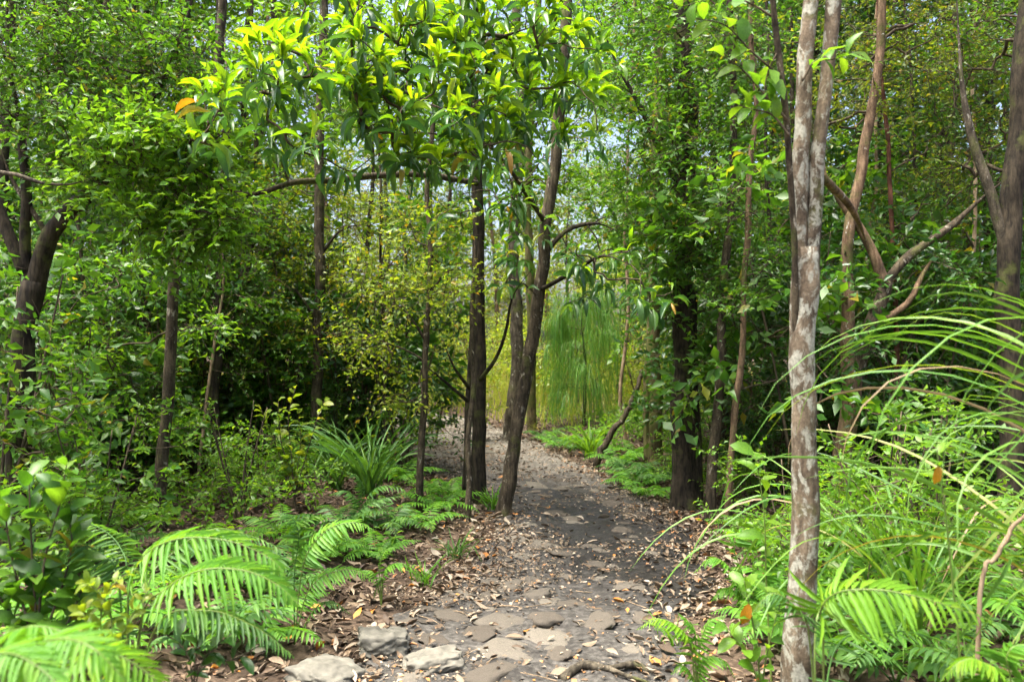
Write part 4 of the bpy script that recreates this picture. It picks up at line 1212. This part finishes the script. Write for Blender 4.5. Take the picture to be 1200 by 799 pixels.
sedge('bright green grass tuft at the foot of the weeping tree', b3, [(a, r.uniform(0.4, 0.75), r.uniform(0.8, 1.5), r.uniform(-0.5, 0.6)) for a in r.uniform(0, 6.28, 46)], 'bright', 5, 0.02, name='grass_tuft')
b3 = ground_pt(497, 4.9)
sedge('short thin grass tuft in the litter near the small light fern', b3, [(a, r.uniform(0.12, 0.28), r.uniform(0.8, 1.5), r.uniform(-0.2, 0.8)) for a in r.uniform(0, 6.28, 26)], 'fern', 6, 0.008, name='grass_tuft')
b3 = ground_pt(536, 5.6)
sedge('short dark grass tuft at the bank edge below the pale companion stem', b3, [(a, r.uniform(0.15, 0.32), r.uniform(0.8, 1.5), r.uniform(-0.4, 0.8)) for a in r.uniform(0, 6.28, 26)], 'fern_d', 7, 0.010, name='grass_tuft')
b3 = ground_pt(578, 7.1)
sedge('low green grass tuft squeezed between straight dark and leaning trunks', b3, [(a, r.uniform(0.15, 0.35), r.uniform(0.8, 1.5), r.uniform(-0.4, 0.8)) for a in r.uniform(0, 6.28, 30)], 'fern', 8, 0.012, name='grass_tuft')
b3 = ground_pt(785, 4.0)
sedge('little grass tuft on the right litter above the spilling fern', b3, [(a, r.uniform(0.12, 0.25), r.uniform(0.8, 1.5), r.uniform(-0.2, 0.8)) for a in r.uniform(0, 6.28, 18)], 'fern', 9, 0.007, name='grass_tuft')

# ------------------------------------------------------------------ the weeping tree at the bend
bw = ground_pt(684, 13.2)
tw_ = thing('weeping_tree', 'young weeping tree with fine bright green hanging needles at the bend', 'tree', bw)
wsp = stem_part(tw_, bw, [bw - np.array([0, 0, .05]), bw + np.array([0.02, 0, 1.0]), bw + np.array([-0.03, 0, 1.7]), bw + np.array([0.0, 0, 2.4])], 0.03, 0.006, 'bark_dark')
rw = np.random.default_rng(9)
nt_ = 95
hh = rw.uniform(0.4, 2.15, nt_)
az = rw.uniform(0, 6.28, nt_)
rad = rw.uniform(0.08, 1, nt_) ** 0.6 * (0.66 - 0.16 * np.abs(hh - 1.2))
TC = bw + np.stack([np.cos(az) * rad, np.sin(az) * rad, hh + 0.2 * (1 - rad)], 1)
k_ = 24
n = nt_ * k_
P0 = np.repeat(TC, k_, 0) + rw.normal(0, 0.05, (n, 3)) * np.array([1, 1, 0.5])
a_ = rw.uniform(0, 6.28, n)
out = np.stack([np.cos(a_), np.sin(a_), np.zeros(n)], 1) * rw.uniform(0.2, 1.4, (n, 1)) + 0.7 * np.repeat(np.stack([np.cos(az), np.sin(az), 0 * az], 1), k_, 0)
ln = rw.uniform(0.15, 0.8, n) * np.repeat(rw.uniform(0.7, 1.5, nt_), k_)
segs = []
for o_, d_ in ((0, 0), (0.07, 0.22), (0.12, 0.6), (0.14, 1.0)):
    segs.append(P0 + out * (o_ * 0.9) + np.array([0, 0, 1]) * (0.06 if o_ == 0.07 else 0) - np.array([0, 0, 1]) * (ln * d_)[:, None] + rw.normal(0, 0.010, (n, 3)))
S_ = np.stack(segs, 1)
S_[:, :, 2] = np.maximum(S_[:, :, 2], bw[2] + 0.03)
sdv = nrm(rw.normal(0, 1, (n, 3)) * np.array([1, 1, 0.1]))
wd = np.array([1, 0.9, 0.7, 0.25]) * 0.0042
V = np.stack([S_ - sdv[:, None] * wd[None, :, None], S_ + sdv[:, None] * wd[None, :, None]], 2).reshape(-1, 3)
i = (np.arange(n) * 8)[:, None] + np.arange(3)[None] * 2
i = i.reshape(-1, 1)
Q = np.concatenate([i, i + 1, i + 3, i + 2], 1)
obj('needles', mk_mesh('needles', V - bw, [Q], M['needle']), tw_, 'stuff')
wt = TC
(V, Q), _ = grow(wsp, wt, rw, tip=0.003)
obj('branches', mk_mesh('branches', V - bw, [Q], M['twig'], True), tw_, 'stuff')
TREES.append(('the weeping tree', bw[0], bw[1]))

# ------------------------------------------------------------------ prototypes for thicket and forest
def shrub_proto(name, mat, seed, H=2.0, R=0.8, leaf=0.075, ratio=0.47, n=96, m=21, stems=5, size=0.3):
    r = np.random.default_rng(seed)
    root = thing(name, '', 'shrub')
    nodes = []
    for k in range(stems):
        a = r.uniform(0, 6.28)
        p = [np.array([0, 0, -0.05]), np.array([math.cos(a) * R * 0.2, math.sin(a) * R * 0.2, H * 0.35]), np.array([math.cos(a) * R * 0.5, math.sin(a) * R * 0.5, H * r.uniform(0.7, 0.95)])]
        nodes.append(stem_part(root, np.zeros(3), p, 0.014, 0.005, 'twig', 'stem', sides=6)[3::4])
    bl = []
    for k in range(12):
        a, q = r.uniform(0, 6.28), r.uniform(0.1, 1) ** 0.5 * R
        z = r.uniform(0.15, 1.0) * H
        bl.append(((math.cos(a) * q, math.sin(a) * q, z), (0.36, 0.36, 0.22), n // 12))
    crown_parts(root, np.zeros(3), np.concatenate(nodes), bl, mat, r, leaf=leaf, ratio=ratio, m=m, size=size, rmax=0.01)
    return root

def tree_proto(name, mat, seed, H=10.0, R=1.7, leaf=0.10, ratio=0.46, n=340, m=21, low=0.14, bark='bark_brown', r0=0.09, size=0.45):
    r = np.random.default_rng(seed)
    root = thing(name, '', 'tree')
    lean = r.normal(0, 0.05, 2) * H
    pts = [np.array([0, 0, -0.06])] + [np.array([lean[0] * t_ + r.normal(0, 0.1), lean[1] * t_ + r.normal(0, 0.1), H * t_]) for t_ in (0.15, 0.35, 0.55, 0.75, 0.96)]
    sp = stem_part(root, np.zeros(3), pts, r0, r0 * 0.2, bark, 'trunk', sides=10, flare=0.3, seed=seed, step=0.2)
    bl = []
    nb = 34
    for k in range(nb):
        z = low + (1 - low) * r.uniform(0, 1)
        rad = R * (0.55 + 0.45 * math.sin(math.pi * min(1, z * 0.95)))
        a, q = r.uniform(0, 6.28), r.uniform(0.15, 1) ** 0.5 * rad
        c = np.array([math.cos(a) * q + lean[0] * z, math.sin(a) * q + lean[1] * z, z * H])
        bl.append((c, np.array([0.62, 0.62, 0.38]) * r.uniform(0.7, 1.2), n // nb))
    crown_parts(root, np.zeros(3), sp[2:], bl, mat, r, leaf=leaf, ratio=ratio, m=m, size=size, rmax=0.03, droop=0.3)
    return root

SH = dict(
    mid=[shrub_proto('leafy_shrub', 'mid', 301), shrub_proto('leafy_shrub', 'mid', 302, 2.4, 0.9, 0.11, 0.5, n=72, m=18)],
    dark=[shrub_proto('dark_shrub', 'dark', 303, 2.2, 0.9, 0.085, 0.42), shrub_proto('dark_shrub', 'dark', 304, 1.8, 0.9, 0.075)],
    bright=[shrub_proto('bright_shrub', 'bright', 305, 1.5, 0.7, 0.07)],
    yellow=[shrub_proto('yellow_shrub', 'yellow', 306, 2.6, 1.0, 0.075), shrub_proto('yellow_shrub', 'yellow', 307, 1.7, 0.8, 0.065)])
TR = dict(
    mid=[tree_proto('forest_tree', 'mid', 401), tree_proto('forest_tree', 'mid', 402, 12, 1.9, bark='bark_grey')],
    dark=[tree_proto('dark_forest_tree', 'dark', 403, 9, 1.7, 0.135, 0.36, n=260, bark='bark_dark')],
    yellow=[tree_proto('pale_forest_tree', 'yellow', 404, 9.5, 1.7, 0.08, n=400), tree_proto('pale_forest_tree', 'olive', 405, 11, 1.8, bark='bark_tan')],
    bright=[tree_proto('bright_forest_tree', 'bright', 406, 9, 1.6, 0.15, 0.42, n=210, m=18, bark='bark_brown', size=0.5)])

def P2(l):
    return [((px - 600) / 942 * D, D) for px, D in l]
# left thicket, near to far
place(SH['mid'], P2([(-5, 4.9), (90, 6.4), (120, 7.4), (280, 8.9), (90, 6.9), (320, 8.6), (420, 9.2), (10, 7.4), (210, 8.6), (440, 10.2), (160, 9.9), (350, 10.5)]), 'leafy mid-green shrub', '', 'mid-green shrubs', (0.75, 1.05))
place(SH['dark'], P2([(-10, 6.4), (150, 8.0), (60, 8.4), (225, 8.6), (290, 9.8), (430, 9.2), (470, 8.8), (325, 9.0), (120, 9.4)]), 'dark glossy-leaved shrub', '', 'dark shrubs', (0.7, 1.0))
place(SH['bright'], P2([(305, 7.2), (110, 4.9), (50, 5.6), (400, 8.6), (280, 6.4)]), 'low bright green shrub', '', 'bright shrubs', (0.5, 0.85))
place(SH['yellow'], P2([(330, 9.8), (450, 11.4), (280, 11.6), (510, 12.2), (230, 12.4), (400, 12.6), (480, 14.2)]), 'airy yellow-green shrub', '', 'yellow-green shrubs', (0.9, 1.2))
# right thicket
place(SH['dark'], P2([(900, 7.6), (960, 7.4), (1020, 7.2), (1080, 6.9), (1140, 7.4), (1180, 7.2), (920, 9.2), (1000, 9.0), (870, 8.8), (1080, 8.8), (1010, 6.8)]), 'dark glossy-leaved shrub', '', 'dark shrubs', (0.8, 1.15))
place(SH['mid'], P2([(880, 10.2), (940, 6.6), (1060, 7.8), (1150, 8.2), (985, 8.2), (840, 9.6), (1110, 7.2)]), 'leafy mid-green shrub', '', 'mid-green shrubs', (0.8, 1.15))
place(SH['bright'], P2([(820, 8.4), (930, 4.9), (1030, 4.4), (860, 7.4), (1090, 4.6), (770, 10.6)]), 'low bright green shrub', '', 'bright shrubs', (0.45, 0.8))
# taller understorey that closes the view between the slim trunks
place(SH['dark'], P2([(325, 8.6), (70, 7.2), (225, 8.2), (435, 9.6)]), 'tall dark-leaved shrub', '', 'tall dark shrubs', (1.05, 1.3))
place(SH['mid'], P2([(290, 8.6), (410, 9.2), (125, 7.8), (1075, 8.0)]), 'tall mid-green shrub', '', 'tall mid-green shrubs', (1.0, 1.25))
# the clearing past the bend
place(SH['yellow'], P2([(560, 17.5), (600, 19.5), (530, 18.5), (640, 17.0), (590, 23.0), (550, 22.5), (720, 16.0), (750, 15.0), (660, 20.0), (700, 19.0), (740, 19.0), (500, 17.0), (620, 25.0), (780, 17.5), (680, 15.6), (470, 20.0)]), 'airy yellow-green shrub', '', 'yellow-green shrubs', (0.8, 1.3))
# forest behind
place(TR['mid'], P2([(60, 9.5), (200, 11.0), (120, 13.0), (150, 14.5), (230, 12.4), (880, 12.0), (960, 10.6), (1060, 11.2), (1150, 10.2), (820, 14.5), (1010, 14.5), (1100, 15.5), (1190, 13.5), (500, 32.0), (10, 12.0), (130, 17.5), (330, 33.0), (780, 20.0), (900, 18.0)]), 'leafy mid-green forest tree', '', 'mid-green forest trees', (0.8, 1.15))
place(TR['dark'], P2([(0, 8.2), (160, 10.2), (220, 15.5), (930, 9.0), (1030, 9.6), (1120, 9.0), (850, 11.0), (60, 15.5), (1180, 9.4)]), 'dark green dense forest tree', '', 'dark forest trees', (0.8, 1.05))
place(TR['yellow'], P2([(300, 10.6), (590, 33.0), (740, 26.0), (200, 14.0), (980, 12.5), (1090, 13.0), (1150, 18.0), (400, 34.0), (160, 16.0), (760, 24.0), (860, 16.0), (470, 36.0), (665, 35.0)]), 'pale yellow-green forest tree', '', 'pale forest trees', (0.8, 1.2))
place(TR['bright'], P2([(270, 9.8), (180, 8.4), (990, 11.2), (1130, 11.5), (800, 11.6), (40, 10.6), (90, 15.5), (920, 14.0)]), 'bright green forest tree', '', 'bright forest trees', (0.75, 1.0))

place(TR['mid'][:1] + TR['yellow'], P2([(520, 30.5), (560, 35.0), (645, 34.0), (770, 29.0), (450, 33.0), (400, 31.0), (330, 30.0)]), 'tall pale forest tree', '', 'tall trees beyond the clearing', (1.35, 1.7))

# the far wood, one mass of foliage beyond the trees one can tell apart
r = np.random.default_rng(55)
n = 2000
ang = r.uniform(-1.05, 1.05, n)
dist = r.uniform(40, 66, n)
cx, cyy = np.sin(ang) * dist, np.cos(ang) * dist
hz = r.uniform(0, 1, n) ** 0.8 * (13 + 4 * noise3(ang * 9, 0, 0, 3)) 
C = np.stack([cx, cyy, hz], 1)
P, A, Nn, L, _, _ = spray_leaves(C, nrm(r.normal(0, 1, (n, 3))), r, 30, 1.9, 0.34, 0.5, 0.3)
g = Geo()
g.add(*leaf_cloud(L_SMALL, P, A, Nn, L, L * 0.55))
fw = obj('far_wood', g.mesh('far_wood', M['olive']), kind='stuff')
fw['label'] = 'distant pale green wood closing the view beyond the clearing'
fw['category'] = 'wood'

# ------------------------------------------------------------------ ground cover, litter, stones
def scatter_xy(n, r, xr, yr, keep):
    out = []
    tot = 0
    while tot < n:
        x = r.uniform(*xr, 20000)
        y = r.uniform(*yr, 20000)
        k = r.uniform(0, 1, 20000) < keep(x, y)
        out.append(np.stack([x[k], y[k]], 1))
        tot += k.sum()
    return np.concatenate(out)[:n]
def gzv(x, y):
    return np.maximum(hground(x, y), np.where(pdist(x, y) > -0.3, hpath(x, y), -9))
def lie(xy, r, L, tilt=0.3, lift=0.006):
    x, y = xy[:, 0], xy[:, 1]
    n = len(x)
    a = r.uniform(0, 6.283, n)
    A = np.stack([np.cos(a), np.sin(a), r.normal(0, tilt, n)], 1)
    Nn = np.stack([r.normal(0, tilt, n), r.normal(0, tilt, n), np.ones(n)], 1)
    return np.stack([x, y, gzv(x, y) + lift + np.abs(r.normal(0, 0.008, n))], 1), A, Nn

r = np.random.default_rng(91)
L_DEAD = [tmpl([0.02, 0.3, 0.5, 0.34, 0], [0, 0.2, 0.5, 0.8, 1], [0, 0.02 + c, c * 0.5, 0.03 + c, 0.08 + 2 * c], fold=f) for c, f in ((0.0, 0.3), (0.08, 0.6), (-0.06, -0.3), (0.12, 0.1))]
def keep_bank(x, y):
    d = pdist(x, y)
    near = np.clip(1.35 - y / 17, 0.2, 1)
    return np.where(d < -0.05, near * np.clip(1.15 + d * 0.13, 0.25, 1), np.where(d < 0.28, near * 0.85, near * np.where(y > 8.5, 0.55, np.where(d < 0.5, 0.42, 0.16))))
xy = scatter_xy(56000, r, (-6.5, 6.5), (2.4, 15.0), keep_bank)
P, A, Nn = lie(xy, r, 0.05)
dd = pdist(xy[:, 0], xy[:, 1])
L = r.uniform(0.018, 0.078, len(P)) * np.where(dd > 0.2, r.uniform(0.35, 1.0, len(P)), 1.0)
Wd = L * r.uniform(0.28, 0.5, len(P))
pale = (dd > -0.45) & (r.uniform(0, 1, len(P)) < 0.8)
damp = (xy[:, 0] > 0.45) & (xy[:, 1] > 5.0) & (xy[:, 1] < 8.0) & (dd > 0.12)
keep = ~(damp & (r.uniform(0, 1, len(P)) < 0.6))
lit = None
for mat, sel in (('litter', pale & keep), ('litter_dark', ~pale & keep)):
    g = Geo()
    ids = np.where(sel)[0]
    for k in range(4):
        s_ = ids[k::4]
        g.add(*leaf_cloud(L_DEAD[k] if k % 2 else tmpl([0, 0.5, 0.3, 0], [0, 0.45, 0.8, 1], [0, 0.03, 0.0, 0.08], fold=0.35), P[s_], A[s_], Nn[s_], L[s_], Wd[s_]))
    o = obj('leaf_litter', g.mesh('leaf_litter', M[mat]), kind='stuff')
    o['category'] = 'leaf litter'
    o['label'] = 'scattered pale tan dead leaves on the track and its edges' if mat == 'litter' else 'dark brown dead leaves under the ferns and shrubs'
# the litter leaves that can be picked apart lie near the camera
LM = tmpl_meshes('leaf', L_DEAD, M['litter'])
LO = tmpl_meshes('leaf', L_DEAD, M['litter_orange'])
def keep_near(x, y):
    d = pdist(x, y)
    inv = np.abs(x) < 0.62 * y
    return inv * np.where(d < -0.8, 0.15, np.where(d < 0.3, 1.0, 0.32)) * np.clip(1.6 - y / 5, 0, 1)
xy = scatter_xy(255, r, (-2.2, 2.4), (3.2, 6.8), keep_near)
P, A, Nn = lie(xy, r, 0.08, 0.25, 0.012)
L = r.uniform(0.06, 0.11, len(P))
leaf_objects('leaf', LM, P, A, Nn, L, L * r.uniform(0.35, 0.55, len(P)), floor)
xy = scatter_xy(42, r, (-2.2, 2.4), (3.4, 7.5), lambda x, y: (pdist(x, y) < 0.25) * (pdist(x, y) > -0.9) * (np.abs(x) < 0.6 * y) * np.clip(1.4 - y / 8, 0, 1))
P, A, Nn = lie(xy, r, 0.08, 0.3, 0.016)
L = r.uniform(0.055, 0.10, len(P))
leaf_objects('leaf', LO, P, A, Nn, L, L * r.uniform(0.35, 0.55, len(P)), floor)
# crumbs of leaf and bark trodden into the track
xy = scatter_xy(15000, r, (-3.5, 2.2), (2.8, 15), lambda x, y: (pdist(x, y) > -0.25) * np.clip(1.3 - y / 16, 0.2, 1) * np.clip(0.35 + 1.2 * noise3(x * 1.9, y * 1.9, 0, 61), 0.05, 1) * np.where(y > 8.5, 1, np.clip(1.25 - pdist(x, y) * 1.3, 0.3, 1)))
P, A, Nn = lie(xy, r, 0.03, 0.35, 0.002)
L = r.uniform(0.008, 0.034, len(P))
g = Geo()
g.add(*leaf_cloud(L_SMALL, P, A, Nn, L, L * r.uniform(0.3, 0.9, len(P))))
o = obj('leaf_crumbs', g.mesh('leaf_crumbs', M['litter']), kind='stuff')
o['category'] = 'leaf litter'
o['label'] = 'crumbled bits of dead leaf trodden into the track'
# twigs in the litter
xy = scatter_xy(900, r, (-4, 4), (2.8, 11), lambda x, y: np.where(pdist(x, y) < 0.3, 0.8, 0.25) * np.clip(1.2 - y / 12, 0.1, 1))
z = gzv(xy[:, 0], xy[:, 1])
a = r.uniform(0, 6.28, len(xy))
ln = r.uniform(0.04, 0.22, len(xy))
P0 = np.stack([xy[:, 0], xy[:, 1], z + 0.008], 1)
x1, y1 = xy[:, 0] + np.cos(a) * ln, xy[:, 1] + np.sin(a) * ln
P1 = np.stack([x1, y1, gzv(x1, y1) + 0.012], 1)
V, Q = edge_tubes(P0, P1, r.uniform(0.0015, 0.004, len(xy)), r.uniform(0.001, 0.002, len(xy)), r.normal(0, 0.006, (len(xy), 3)) + np.array([0, 0, 0.006]), 4)
o = obj('fallen_twigs', mk_mesh('fallen_twigs', V, [Q], M['vine'], True), kind='stuff')
o['label'] = 'small dry twigs strewn through the leaf litter'
o['category'] = 'twigs'

# seedlings and low leaves covering the ground under the thicket
def keep_cover(x, y):
    d = pdist(x, y)
    return np.clip((-d - 0.35) / 0.8, 0, 1) * np.clip(0.45 + noise3(x * 1.3, y * 1.3, 0, 44), 0, 1)
xy = scatter_xy(4200, r, (-8, 8), (2.4, 15), keep_cover)
P0 = np.stack([xy[:, 0], xy[:, 1], gzv(xy[:, 0], xy[:, 1])], 1)
h = r.uniform(0.04, 0.28, len(xy))
k = 7
stem = np.repeat(P0, k, 0) + np.repeat(np.stack([r.normal(0, 0.03, len(xy)), r.normal(0, 0.03, len(xy)), h], 1), k, 0) * np.tile(np.linspace(0.4, 1, k), len(xy))[:, None]
a = r.uniform(0, 6.28, len(stem))
A = np.stack([np.cos(a), np.sin(a), r.normal(0.1, 0.3, len(a))], 1)
Nn = np.array([0, 0, 1.0]) + r.normal(0, 0.35, (len(a), 3))
L = r.uniform(0.03, 0.085, len(a))
g = Geo()
g.add(*leaf_cloud(L_MID, stem, A, Nn, L, L * r.uniform(0.4, 0.6, len(a))))
o = obj('ground_cover', g.mesh('ground_cover', M['bright']), kind='stuff')
o['label'] = 'low green seedlings covering the ground beneath the thicket'
o['category'] = 'ground cover'
# tall pale grass in the clearing
n = 12000
x = r.uniform(-9, 7, n)
y = r.uniform(13.2, 29, n)
sel = pdist(x, y) < -0.2
x, y = x[sel], y[sel]
n = len(x)
B = np.stack([x, y, gzv(x, y)], 1)
ln = r.uniform(0.25, 1.0, n) * np.clip((y - 12) / 4, 0.3, 1)
tip = np.stack([r.normal(0, 0.16, n), r.normal(0, 0.16, n), ln], 1)
sdv = nrm(np.stack([r.normal(0, 1, n), r.normal(0, 1, n), np.zeros(n)], 1)) * 0.008
md = B + tip * 0.55 * np.array([0.6, 0.6, 1.1])
V = np.stack([B - sdv, B + sdv, md - sdv * 0.8, md + sdv * 0.8, B + tip], 1).reshape(-1, 3)
i = (np.arange(n) * 5)[:, None]
o = obj('clearing_grass', mk_mesh('clearing_grass', V, [np.concatenate([i, i + 1, i + 3, i + 2], 1), np.concatenate([i + 2, i + 3, i + 4], 1)], M['straw']), kind='stuff')
o['label'] = 'tall yellow-green grass in the sunlit clearing past the bend'
o['category'] = 'grass'

# stones
def lump(seed, sub, sx, sy, sz, rough=0.16, box=0.0):
    import bmesh
    bm = bmesh.new()
    bmesh.ops.create_icosphere(bm, subdivisions=sub, radius=1.0)
    V = np.array([v_.co[:] for v_ in bm.verts])
    F = np.array([[v_.index for v_ in f.verts] for f in bm.faces])
    bm.free()
    if box:                      # push the ball towards a block
        k_ = np.max(np.abs(V), axis=1, keepdims=True)
        V = V * (1 - box) + V / k_ * box * 0.85
    nz = noise3(V[:, 0] * 1.7 + seed, V[:, 1] * 1.7, V[:, 2] * 1.7, seed) + 0.5 * noise3(V[:, 0] * 4 + seed, V[:, 1] * 4, V[:, 2] * 4, seed + 1)
    if sub > 3:
        nz = nz + 0.22 * noise3(V[:, 0] * 11, V[:, 1] * 11, V[:, 2] * 11, seed + 2)
    V = V * (1 + rough * nz[:, None])
    return V * np.array([sx, sy, sz]), F
def rock(label, px, D, sx, sy, sz, rz, seed, tilt=(0, 0), dz=0.0):
    V, F = lump(seed, 5, sx, sy, sz, 0.2, 0.6)
    V = V + 0.006 * np.stack([noise3(V[:, 0] * 40, V[:, 1] * 40, V[:, 2] * 90, seed + q_) for q_ in range(3)], 1)
    x = (px - 600) / 942 * D
    me = mk_mesh('rock', V, [F], M['rock'], True)
    o = obj('rock', me, loc=(x, D, gz(x, D) + dz))
    o.rotation_euler = (tilt[0], tilt[1], rz)
    tag(o, label, 'rock')
rock('blocky flat-topped pale grey rock beside the left edge of track', 450, 3.92, 0.135, 0.115, 0.085, 0.25, 71, (-0.12, 0.05), 0.02)
rock('low pale rock with a ridged top touching the blocky rock', 508, 3.74, 0.155, 0.11, 0.06, 0.35, 72, (-0.1, -0.06), 0.01)
rock('grey split rock in the litter outside the blocky rock', 385, 3.58, 0.16, 0.15, 0.07, -0.5, 73, (-0.1, 0.1), 0.01)
SM = []
for k in range(8):
    V, F = lump(500 + k, 3, 1, 1, 1, 0.30, 0.45)
    V[:, 2] += 0.25 * noise3(V[:, 0] * 5, V[:, 1] * 5, k, 12) + 0.12 * noise3(V[:, 0] * 11, V[:, 1] * 11, k, 13)
    SM.append(mk_mesh('stone', V, [F], M['stone'], True))
spots = []
def add_stone(x, y, s_):
    if all((x - a_) ** 2 + ((y - b_) * 1.0) ** 2 > (0.75 * (s_ + c_)) ** 2 for a_, b_, c_ in spots):
        spots.append((x, y, s_))
for px, D, s_ in [(545, 4.75, 0.09), (580, 4.7, 0.09), (625, 4.75, 0.11), (668, 4.6, 0.10), (640, 4.35, 0.12), (590, 4.3, 0.12), (650, 4.05, 0.13), (560, 4.15, 0.10), (690, 4.5, 0.12), (530, 4.4, 0.08), (600, 3.85, 0.13), (700, 4.25, 0.10), (655, 3.8, 0.08), (575, 3.62, 0.12), (740, 4.9, 0.09), (520, 4.62, 0.07), (625, 5.0, 0.09), (660, 5.2, 0.08), (640, 6.0, 0.10), (660, 5.7, 0.08), (615, 6.6, 0.10), (600, 7.6, 0.09), (630, 8.0, 0.12), (655, 8.6, 0.12), (650, 7.0, 0.09), (690, 5.9, 0.07), (760, 4.3, 0.07), (480, 4.35, 0.06), (600, 9.4, 0.12), (570, 11.0, 0.14), (560, 12.4, 0.16), (590, 13.2, 0.15)]:
    add_stone((px - 600) / 942 * D, D, s_)
rs = np.random.default_rng(66)
for k in range(110):
    y = rs.uniform(3.2, 9.0)
    x = rs.uniform(np.interp(y, PD, PL) + 0.1, np.interp(y, PD, PR) - 0.25)
    add_stone(x, y, rs.uniform(0.025, 0.10))
for k, (x, y, s_) in enumerate(spots):
    o = obj('stone', SM[k % 8], path)
    hz_ = float(hpath(x, y))
    th_ = s_ * 0.26
    o.location = (x, y, hz_ - th_ * 0.62 + 0.004)
    o.scale = (s_ * rs.uniform(0.9, 1.35), s_ * rs.uniform(0.75, 1.05), th_)
    o.rotation_euler = (rs.normal(0, 0.1), rs.normal(0, 0.1), rs.uniform(0, 6.28) if s_ < 0.06 else rs.normal(0, 0.5))
# a root across the near end of the track
pr = np.array([[0.22, 3.58, 0], [0.32, 3.66, 0.02], [0.43, 3.64, 0.012], [0.56, 3.69, 0.02], [0.66, 3.66, -0.01], [0.78, 3.72, -0.03]])
pr[:, 2] += gzv(pr[:, 0], pr[:, 1])
rt = thing('exposed_root', 'knobbly pale root lying across the near end of track', 'root', pr[0])
sp = smooth_path(pr, 30)
V, Q, T_ = tube(sp, np.linspace(0.022, 0.010, 30), 10, 0.25, 4, freq=16)
obj('root_stem', mk_mesh('root_stem', V - pr[0], [Q, T_], M['bark_grey'], True), rt)
sp2 = smooth_path([sp[12], sp[12] + np.array([0.08, -0.06, -0.01]), sp[12] + np.array([0.17, -0.08, -0.03])], 12)
V, Q, T_ = tube(sp2, np.linspace(0.012, 0.005, 12), 8, 0.2, 6, freq=16)
obj('side_root', mk_mesh('side_root', V - pr[0], [Q, T_], M['bark_grey'], True), rt)

print('TRIANGLES', TRI, 'OBJECTS', len(bpy.data.objects))
